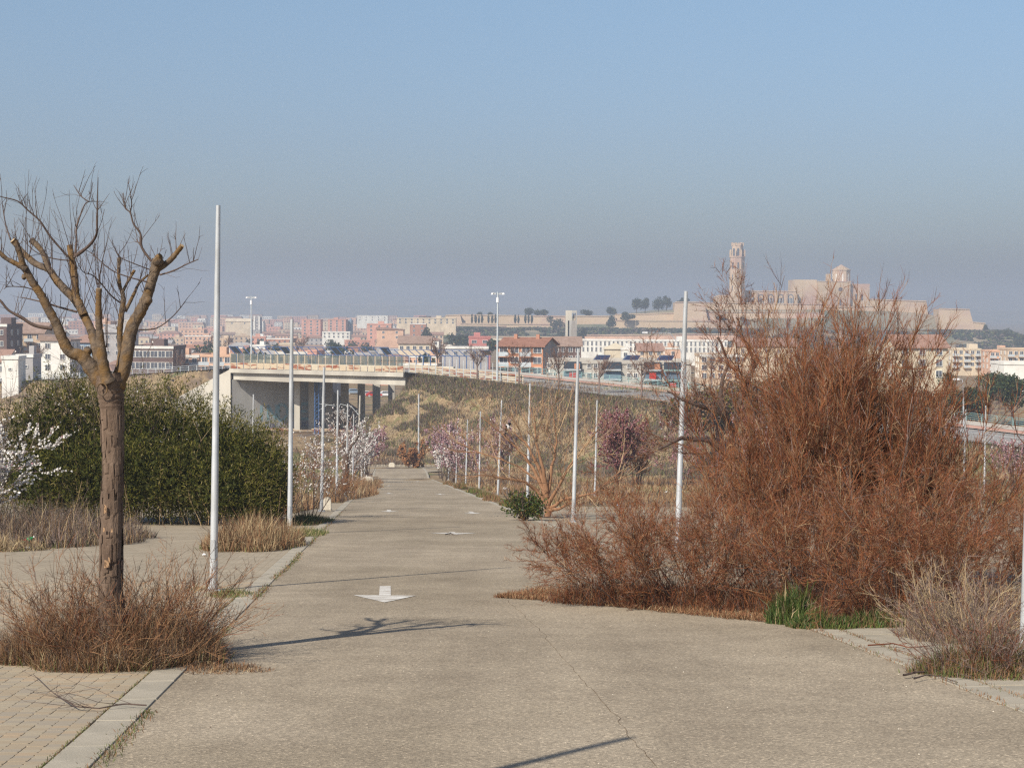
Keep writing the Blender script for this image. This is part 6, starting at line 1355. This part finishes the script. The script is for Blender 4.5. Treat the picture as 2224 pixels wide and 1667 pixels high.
# ---- bare street trees on the embankment
def street_tree(px, rt, rb, D, label, w=.75, dens_=(8, 7, 3), cols=('twig_grey', 'twig_dark', 'twig_rust')):
    b = P(px, rb, D); t = P(px, rt, D); H = t.z - b.z; H *= 1.05; r = np.random.default_rng(int(px)); root = empty('street_tree', b, label, 'tree', 'bare street trees along the embankment road')
    mb = MB(); mb.tubes([[(0, 0, -.5), (.05, 0, H * .2), (0, .05, H * .38), (.05, 0, H * .75)]], np.array([[.17, .14, .12, .03]]), 'twig_grey', 7); mb.build('trunk', root, smooth=True)
    n = 11; a = r.uniform(0, 6.28, n); z0 = r.uniform(.32, .55, n) * H; st = np.c_[np.zeros((n, 2)), z0]; g = grow(st, np.c_[np.cos(a) * w * 1.6, np.sin(a) * w * 1.6, np.full(n, 1.)], H * .5 * r.uniform(.7, 1.1, n), 6, (0, 0, .5), .10, r); mb = MB(); mb.tubes(g, np.outer(np.full(n, .06), np.linspace(1, .3, 6)), 'twig_grey', 5); cur, cl = g, np.full(n, H * .5); rr = .030
    for m_ in dens_: s_, d_, l_ = kids(cur, cl, m_, .15, 1, .5, .42, r); cur = grow(s_, d_, l_, 4, (0, 0, .3), .14, r); cl = l_; ribbons(mb, cur, max(.011, rr * .7) * 2.2, (cols, r.choice(len(cols), len(cur))), r); rr *= .6
    tag(mb.build('crown', root), kind='stuff'); return root
for a in ((950, 738, 812, 279, 'bare street tree just right of the bridge screens'), (1036, 748, 822, 268, 'bare street tree left of the tall floodlight mast'), (1127, 742, 838, 258, 'reddish bare street tree in front of the orange house'), (1213, 748, 846, 250, 'bare street tree right of the orange house'),
          (1301, 768, 856, 243, 'bare street tree in front of the blue-glazed flats, left one'), (1393, 768, 866, 236, 'dense bare street tree in front of the blue-glazed flats, right one')): street_tree(*a)
for px, rt, D, lab in ((480, 728, 420, 'bare brown tree behind the front pole'), (655, 728, 520, 'russet bare tree above the bridge screens'), (80, 740, 380, 'bare tree beside the far left houses'), (1545, 760, 300, 'grey bare tree behind the thicket, left'), (385, 760, 380, 'bare tree right of the dark brick building'), (2150, 846, 260, 'grey bare tree crowns before the pines at right'), (2120, 858, 250, 'brown bare tree crowns at right')):
    street_tree(px, rt, rt + 90 * 300 / D, D, lab, w=.7)
# ---- leafy trees: clumps of leaf faces
def leafy(loc, lobes, n, sz, name, label, names, probs, group=None, trunk=.3, cat='tree', seed=1):
    r = np.random.default_rng(seed); root = empty(name, loc, label, cat, group); C, N = lobes_pts(lobes, n, r, .3); mb = MB(); flecks(mb, C, sz, names, probs, r); tag(mb.build('crown', root), kind='stuff')
    mb = MB(); zt = min(l[2] for l in lobes); mb.tubes([[(0, 0, -1), (.1, 0, zt * .5), (0, 0, zt)]], np.array([[trunk, trunk * .8, trunk * .6]]), 'twig_dark', 7); 
    for l in lobes[:5]: mb.tubes([[(0, 0, zt * .6), tuple(np.array(l[:3]) * .8)]], np.array([[trunk * .4, trunk * .15]]), 'twig_dark', 5)
    mb.build('trunk', root, smooth=True); return root
for i, (px, rt, D, w, lab) in enumerate(((2105, 838, 250, 4.2, 'dark round pine at right, nearest the thicket'), (2150, 805, 330, 6.5, 'broad dark green pine at right, tallest crown'), (2200, 812, 300, 5.5, 'dark green pine at the right edge'), (2060, 850, 300, 4.5, 'dark pine under the yellow block'),
                                         (1990, 845, 310, 5.0, 'dark pine behind the right plumes of the thicket'), (1900, 850, 320, 5, 'dark pine behind the middle of the thicket'), (1640, 822, 190, 5.5, 'olive-brown bush crown behind the thicket, left'), (1560, 835, 200, 4.5, 'olive-brown low crown by the railing'))):
    t = P(px, rt, D); gz = float(terrain(np.array([t.x]), np.array([t.y]))[0]); h = t.z - gz; r = np.random.default_rng(300 + i)
    lob = [(r.normal(0, w * .4), r.normal(0, w * .4), h - 1.8 - abs(r.normal(0, 1.1)), w * r.uniform(.4, .6), w * .5, 1.9) for _ in range(8)]
    leafy((t.x, t.y, gz), lob, 5200 if i < 6 else 4000, .34, 'pine_tree' if i < 6 else 'bushy_tree', lab, ('pine', 'leaf_dark', 'grass_dull') if i < 6 else ('straw_dark', 'leaf_olive', 'scrub'), (.6, .3, .1) if i < 6 else (.5, .2, .3), seed=310 + i, group='trees beyond the thicket')
# hill trees
def hill_tree(px, rt, rb, wpx, D, lab, kind='round'):
    b = P(px, rb, D); t = P(px, rt, D); H = t.z - b.z; w = wpx * D / F / 2; r = np.random.default_rng(int(px * 3))
    if kind == 'cypress': lob = [(0, 0, H * .5, w, w, H * .5), (0, 0, H * .35, w * 1.1, w, H * .33)]; n = 260
    elif kind == 'pine': lob = [(r.normal(0, w * .45), r.normal(0, w * .3), H * .64 + r.normal(0, H * .06), w * .62, w * .6, H * .33) for _ in range(5)]; n = 700
    else: lob = [(r.normal(0, w * .3), r.normal(0, w * .3), H * (.3 + .15 * k), w * (.95 - .14 * k), w * .8, H * .28) for k in range(4)]; n = 800 if D > 1200 else 420
    leafy(b, lob, n, .9 if kind != 'cypress' else .8, {'cypress': 'cypress_tree', 'pine': 'pine_tree', 'round': 'round_tree'}[kind], lab, ('pine_far', 'leaf_olive'), (.85, .15), trunk=.4, seed=int(px), group='dark trees of the castle hill' if kind != 'cypress' else 'cypresses before the rampart')
nth = ['first', 'second', 'third', 'fourth', 'fifth', 'sixth', 'seventh', 'eighth', 'ninth', 'tenth', 'eleventh', 'twelfth']
for i, px in enumerate((1025, 1033, 1040, 1047, 1061, 1069, 1076, 1119, 1126, 1141, 1148, 1155)):
    hill_tree(px, 681 + (i % 3) * 1.5, 702, 4.2 + (i % 2), 1436, 'slim dark cypress before the left rampart, %s from the left' % nth[i], 'cypress')
for px, rt, rb, w, D, lab, kd in ((1039, 678, 690, 18, 1460, 'small dark tree top over the left rampart, left one', 'round'), (1063, 678, 690, 18, 1460, 'small dark tree top over the left rampart, right one', 'round'), (1150, 669, 690, 24, 1470, 'rounded dark pine above the rampart, left of the pair', 'pine'), (1175, 671, 690, 28, 1470, 'rounded dark pine above the rampart, right of the pair', 'pine'),
                                  (1203, 686, 716, 32, 1400, 'big dark conifer left of the concrete belfry', 'round'), (1278, 672, 690, 30, 1470, 'low wide dark tree right of the concrete belfry', 'pine'), (1325, 667, 690, 28, 1460, 'dark tree on the rampart with a lower one before it', 'pine'), (1327, 684, 712, 24, 1410, 'dark conifer standing before the rampart wall', 'round'), (1363, 677, 696, 26, 1430, 'squat dark tree before the rampart', 'round'),
                                  (1382, 647, 682, 24, 1470, 'tall grey-green tree above the rampart, left one', 'pine'), (1401, 645, 682, 20, 1475, 'tall grey-green tree above the rampart, second one', 'pine'), (1430, 647, 682, 26, 1470, 'tall grey-green tree left of the great bastion', 'pine'), (1447, 646, 680, 18, 1475, 'slim dark tree touching the great bastion', 'pine'), (1485, 646, 660, 24, 1480, 'dark crown above the great bastion', 'round'),
                                  (1564, 684, 697, 24, 1440, 'dark bushy tree on the pale rampart, left one', 'round'), (1614, 688, 698, 16, 1440, 'small green tree on the pale rampart below the cathedral', 'round'), (1712, 686, 716, 10, 1430, 'pointed cypress below the cathedral', 'cypress'),
                                  (929, 710, 742, 28, 1000, 'dark round tree in the town left of the hill', 'round'), (990, 722, 752, 40, 900, 'dark green clump below the hill, left of the red-pink building', 'round'), (1012, 728, 752, 22, 880, 'dark conifer left of the red-pink building', 'cypress'), (1068, 734, 762, 22, 690, 'dark conifer right of the red-pink building', 'cypress'), (1262, 712, 740, 26, 1200, 'dark tree right behind the concrete belfry', 'round'), (1220, 722, 742, 36, 1250, 'dark green clump left behind the concrete belfry', 'round'), (960, 700, 720, 16, 1350, 'dark tree at the left hill foot', 'round'),
                                  (2160, 716, 752, 22, 1400, 'dark tree on the right end of the hill, left one', 'round'), (2187, 713, 748, 38, 1350, 'broad dark tree on the right end of the hill', 'round'), (2140, 704, 730, 16, 1420, 'dark tree touching the right bastion', 'round'), (2215, 728, 760, 30, 1300, 'dark tree at the right edge on the hill foot', 'round'), (876, 728, 742, 8, 1000, 'small dark conifer beside the peach sloping roof', 'cypress')):
    hill_tree(px, rt, rb, w, D, lab, kd)
for i in range(34):
    px = rnd.uniform(-20, 960); D = rnd.choice([560, 640, 730, 850, 980, 1150]); gz = float(base_z(np.array(float(D)))); rb = 668 + (CAMZ - gz) / D * F; hh = rnd.uniform(8, 12) * F / D
    hill_tree(px, rb - hh, rb, hh * rnd.uniform(.7, 1.1), D, 'dark tree between the town roofs, %s from the left' % (nth + ['thirteenth', 'fourteenth', 'fifteenth', 'sixteenth', 'seventeenth', 'eighteenth', 'nineteenth', 'twentieth'])[0] if False else 'dark tree between the town roofs')
tt = sorted([o for o in bpy.data.objects if o.get('label') == 'dark tree between the town roofs'], key=lambda o: o.location.x / o.location.y)
for i, o in enumerate(tt):
    px = CX + o.location.x / o.location.y * F; z = next((zn[2] for zn in zones if zn[0] <= px < zn[1]), 'behind the front pole'); o['label'] = 'dark tree among %s roofs, %s' % ('nearer' if o.location.y < 750 else 'farther', z.replace('between front pole and second pole', 'between first two poles').replace('pollarded tree', 'the tree')); o['group'] = 'trees of the hazy town'
dedupe('trees of the hazy town')
# scrub on the green castle slope: one mass
r = np.random.default_rng(400); n = 26000; x = r.uniform(-60, 470, n); y = r.uniform(1270, 1415, n); zt = np.interp(CX + x * F / 1450, [a for a, _ in CZ], [b for _, b in CZ]); zz = -33 + (zt + 33) * (smooth((y - 1250) / 190) ** .8) * smooth((1800 - y) / 150) + (nz(x, y, 40, 5) - .5) * 4; zz = np.minimum(zz, -17.3)
k = nz(x, y * 2, 16, 41) > .42; mb = MB(); flecks(mb, np.c_[x, y, zz + 1][k], 3.2, ('pine_far', 'scrub', 'grass_dull'), (.45, .35, .2), r); tag(mb.build('slope_scrub'), 'blue-green scrub on the slope below the castle walls', 'scrub', kind='stuff')

# ------------------------------------------------------------------ small things
def bollard(px, D, label, w=.28, h=.5, off=0):
    b = G(px, D) if D < 190 else Vector((P(px, 1000, D).x, D, float(base_z(np.array(float(D)))))); root = empty('stone_block', b, label, 'bollard'); mb = MB()
    pr_ = [(-w / 2, 0), (w / 2, 0), (w / 2, h * .78), (w * .42, h * .9), (w * .2, h), (-w * .2, h), (-w * .42, h * .9), (-w / 2, h * .78)]; mb.prism(pr_, -w * .3, w * .3, 'stone_pale'); mb.build('block', root)
    mb = MB(); mb.box(-w * .6, w * .6, -w * .36, w * .36, -.02, .04, 'kerb'); mb.build('footing', root)
bollard(711, 60.5, 'pale round-topped stone bollard behind the third pole')
bollard(799, 130, 'small pale stone block in the brush at the far left kerb', .9, .7)
bollard(851, 228, 'pale square stone block at the end of the road', .8, .62)
# magpie
mp = P(1103, 927, 54.3); mg = empty('magpie', (mp.x, mp.y, mp.z), 'black and white magpie perched on a bare branch', 'bird')
def ell(c, r3, m_, n=8, k=6):
    t = np.linspace(.02, math.pi - .02, k + 1); pts = np.array([[(c[0], c[1], c[2] - math.cos(q) * r3[2]) for q in t]]); rr = np.array([[math.sin(q) for q in t]])
    V, Fc = tubes(pts, rr, n); V = np.array(V); V[:, 0] = c[0] + (V[:, 0] - c[0]) * r3[0]; V[:, 1] = c[1] + (V[:, 1] - c[1]) * r3[1]; return V, Fc
mb = MB(); V, Fc = ell((0, 0, 0), (.075, .07, .11), ''); mb.add(V, Fc, 'white'); mb.build('body', mg, smooth=True)
mb = MB(); V, Fc = ell((.035, -.01, .10), (.065, .055, .06), ''); mb.add(V, Fc, 'black'); mb.add([(.09, -.02, .115), (.09, .01, .115), (.15, -.005, .10), (.09, -.005, .09)], [(0, 1, 2), (1, 3, 2), (3, 0, 2)], 'black'); mb.build('head', mg, smooth=True)
mb = MB(); mb.prism([(-.06, -.03), (-.02, -.08), (-.10, -.36), (-.14, -.35)], -.02, .02, 'black'); mb.build('tail', mg)
mb = MB(); mb.prism([(-.08, .05), (-.03, .07), (-.02, -.09), (-.09, -.07)], -.075, -.055, 'black'); mb.prism([(-.08, .05), (-.03, .07), (-.02, -.09), (-.09, -.07)], .055, .075, 'black'); mb.build('wing', mg)
mb = MB(); mb.tubes([[(0, 0, -.08), (0.01, 0, -.15)], [(.03, 0, -.08), (.035, 0, -.15)]], np.array([.006, .006]), 'black', 4); mb.build('leg', mg)
# litter
def crumple(px, py, s, m_, label, name='paper_scrap', cat='litter', h=.5, group=None):
    p = gp(px, py); mb = MB(); r = np.random.default_rng(int(px)); V, Fc = ell((0, 0, s * h * .5), (s * .5, s * .5, s * h * .5), '', 9, 6); V = V * (1 + r.normal(0, .16, (len(V), 1))); mb.add(V, Fc, m_); o = mb.build(name); o.location = p; tag(o, label, cat, group)
crumple(443, 1206, .075, 'white', 'crumpled white paper on the paving left of the front pole')
crumple(1095, 1065, .5, 'white', 'white plastic bag beside the right row of poles', h=.35)
crumple(1048, 1084, .14, 'white', 'small white litter scrap at the right kerb')
crumple(1316, 1309, .05, 'white', 'white paper scrap under the left tip of the thicket')
crumple(1628, 1338, .05, 'white', 'white paper scrap under the middle of the thicket')
crumple(1929, 1331, .07, 'wall_blue', 'pale blue plastic scrap in the green weeds')
crumple(1342, 1098, .12, 'wall_blue', 'small blue litter speck behind the left shrubs')
crumple(1450, 1070, .25, 'white', 'white litter behind the pole in the thicket')
crumple(2041, 1466, .03, 'white', 'white pebble beside the dark sticks')
crumple(60, 1192, .10, 'white', 'crushed white cup beside the green bottle')
p = gp(255, 1453); p.z += .10; mb = MB(); mb.vprism([(.036 * math.cos(a), .036 * math.sin(a)) for a in np.arange(0, 6.2, .4)], 0, .03, 'wall_cream', .75); o = mb.build('plastic_tub'); o.location = p; o.rotation_euler = (1.2, .3, .4); tag(o, 'pale plastic tub lid caught in the weeds under the tree', 'litter')
# green bottle
p = gp(48, 1188); bt = empty('plastic_bottle', p, 'green plastic bottle with a red label lying in the weeds at left', 'bottle'); mb = MB()
prof = [(0, .02), (.01, .055), (.06, .06), (.14, .06), (.19, .058), (.24, .045), (.27, .022), (.30, .02)]
V, Fc = tubes([[(a, 0, .06) for a, _ in prof]], np.array([[b * 1.0 for _, b in prof]]), 12); mb.add(V, Fc, 'plastic_green'); mb.build('body', bt, smooth=True)
V, Fc = tubes([[(.09, 0, .06), (.15, 0, .06)]], np.array([[.0615, .0615]]), 12); mb = MB(); mb.add(V, Fc, 'plastic_red'); mb.build('label_band', bt, smooth=True)
V, Fc = tubes([[(.295, 0, .06), (.32, 0, .06)]], np.array([[.022, .022]]), 10); mb = MB(); mb.add(V, Fc, 'white'); mb.build('cap', bt, smooth=True); bt.rotation_euler = (0, -.5, .5)
# dandelion
for px, py, lab in ((1820, 1287, 'yellow dandelion flower above the green weeds'), (1791, 1346, 'low yellow flower at the weed edge')):
    p = gp(px, 1340); q = P(px, py, p.y); root = empty('dandelion', (p.x, p.y, p.z), lab, 'flower'); mb = MB(); mb.tubes([[(0, 0, 0), (0, 0, max(.03, q.z - p.z))]], np.array([.003]), 'grass', 4); mb.build('stalk', root); mb = MB(); flecks(mb, np.array([(0, 0, max(.03, q.z - p.z))] * 8), .035, ('wall_yellow',), (1.,)); mb.build('flower', root)
# pebbles on the road
r = np.random.default_rng(500); n = 110; mb = MB()
for _ in range(n):
    y = 8.5 + r.gamma(1.6, 5); u = r.uniform(UL, UR) if r.random() < .5 else (UR - abs(r.normal(0, .5)) if r.random() < .6 else UL + abs(r.normal(0, .4))); s = r.uniform(.003, .007); p = RW(u, y); V, Fc = ell((p.x, p.y, p.z + s * .4), (s, s, s * .6), '', 5, 3); mb.add(V, Fc, 'stone_pale' if r.random() < .7 else 'twig_dark')
tag(mb.build('pebbles'), 'scattered pale pebbles and grit on the road', 'pebbles', kind='stuff')
# white information board behind the thicket
D = 60; p = G(1918, D); root = empty('sign_board', p, 'white board on two posts behind the branches of the tall shrub', 'sign'); t = P(1918, 922, D).z - p.z; b_ = P(1918, 985, D).z - p.z; w = 20 * D / F
mb = MB(); mb.box(-w, w, -.04, .04, b_, t, 'white_paint'); mb.build('board', root)
for s_ in (-1, 1): mb = MB(); mb.box(s_ * w * .8 - .05, s_ * w * .8 + .05, -.05, .05, 0, b_, 'galv_dull'); mb.build('post', root)
# parked cars glimpsed under the bridge and beside the flats
def car(loc, rz, paint, label):
    root = empty('parked_car', loc, label, 'car', 'distant parked cars', rz)
    mb = MB(); side = [(-2.1, .35), (2.1, .35), (2.15, .75), (1.3, .95), (.7, 1.42), (-.9, 1.45), (-1.75, 1.0), (-2.12, .85)]; mb.prism(side, -.85, .85, paint); mb.build('body', root)
    for s_ in (-1, 1): mb = MB(); y = s_ * .856; mb.add([(1.15, y, .97), (.64, y, 1.36), (-.85, y, 1.38), (-1.5, y, 1.0)], [(0, 1, 2, 3)], 'glassy'); mb.build('side_window', root)
    for x in (-1.3, 1.3):
        for y in (-.8, .8): mb = MB(); V, Fc = tubes([[(x, y - .1, .32), (x, y + .1, .32)]], np.array([[.32, .32]]), 12); mb.add(V, Fc, 'black'); mb.add([(x + .3 * math.cos(a), y + (.105 if y > 0 else -.105), .32 + .3 * math.sin(a)) for a in np.arange(0, 6.2, .6)], [tuple(range(11))], 'galv_dull'); mb.build('wheel', root)
for px, row, D, c, lab in ((812, 893, 420, 'plastic_red', 'red car seen between the bridge piers'), (838, 892, 425, 'white', 'white car right of the red one under the bridge'), (795, 892, 430, 'white', 'white van-like car between the bridge piers'), (768, 890, 440, 'wall_blue', 'blue car left of the white ones under the bridge')):
    p = P(px, row, D); car((p.x, p.y, float(terrain(np.array([p.x]), np.array([p.y]))[0]) + .05), .2, c, lab)

# ------------------------------------------------------------------ haze
hz = bpy.data.materials.new('haze'); hz.use_nodes = True; n = hz.node_tree; n.nodes.remove(n.nodes['Principled BSDF']); v = n.nodes.new('ShaderNodeVolumePrincipled')
v.inputs['Color'].default_value = (.525, .61, .745, 1); v.inputs['Density'].default_value = HAZE; v.inputs['Anisotropy'].default_value = .1
n.links.new(v.outputs[0], n.nodes['Material Output'].inputs['Volume'])
M['haze'] = hz; mb = MB(); mb.box(-4400, 4400, -120, 9200, -70, 105, 'haze'); tag(mb.build('haze'), 'thin blue-grey haze filling the air', 'haze', kind='stuff')
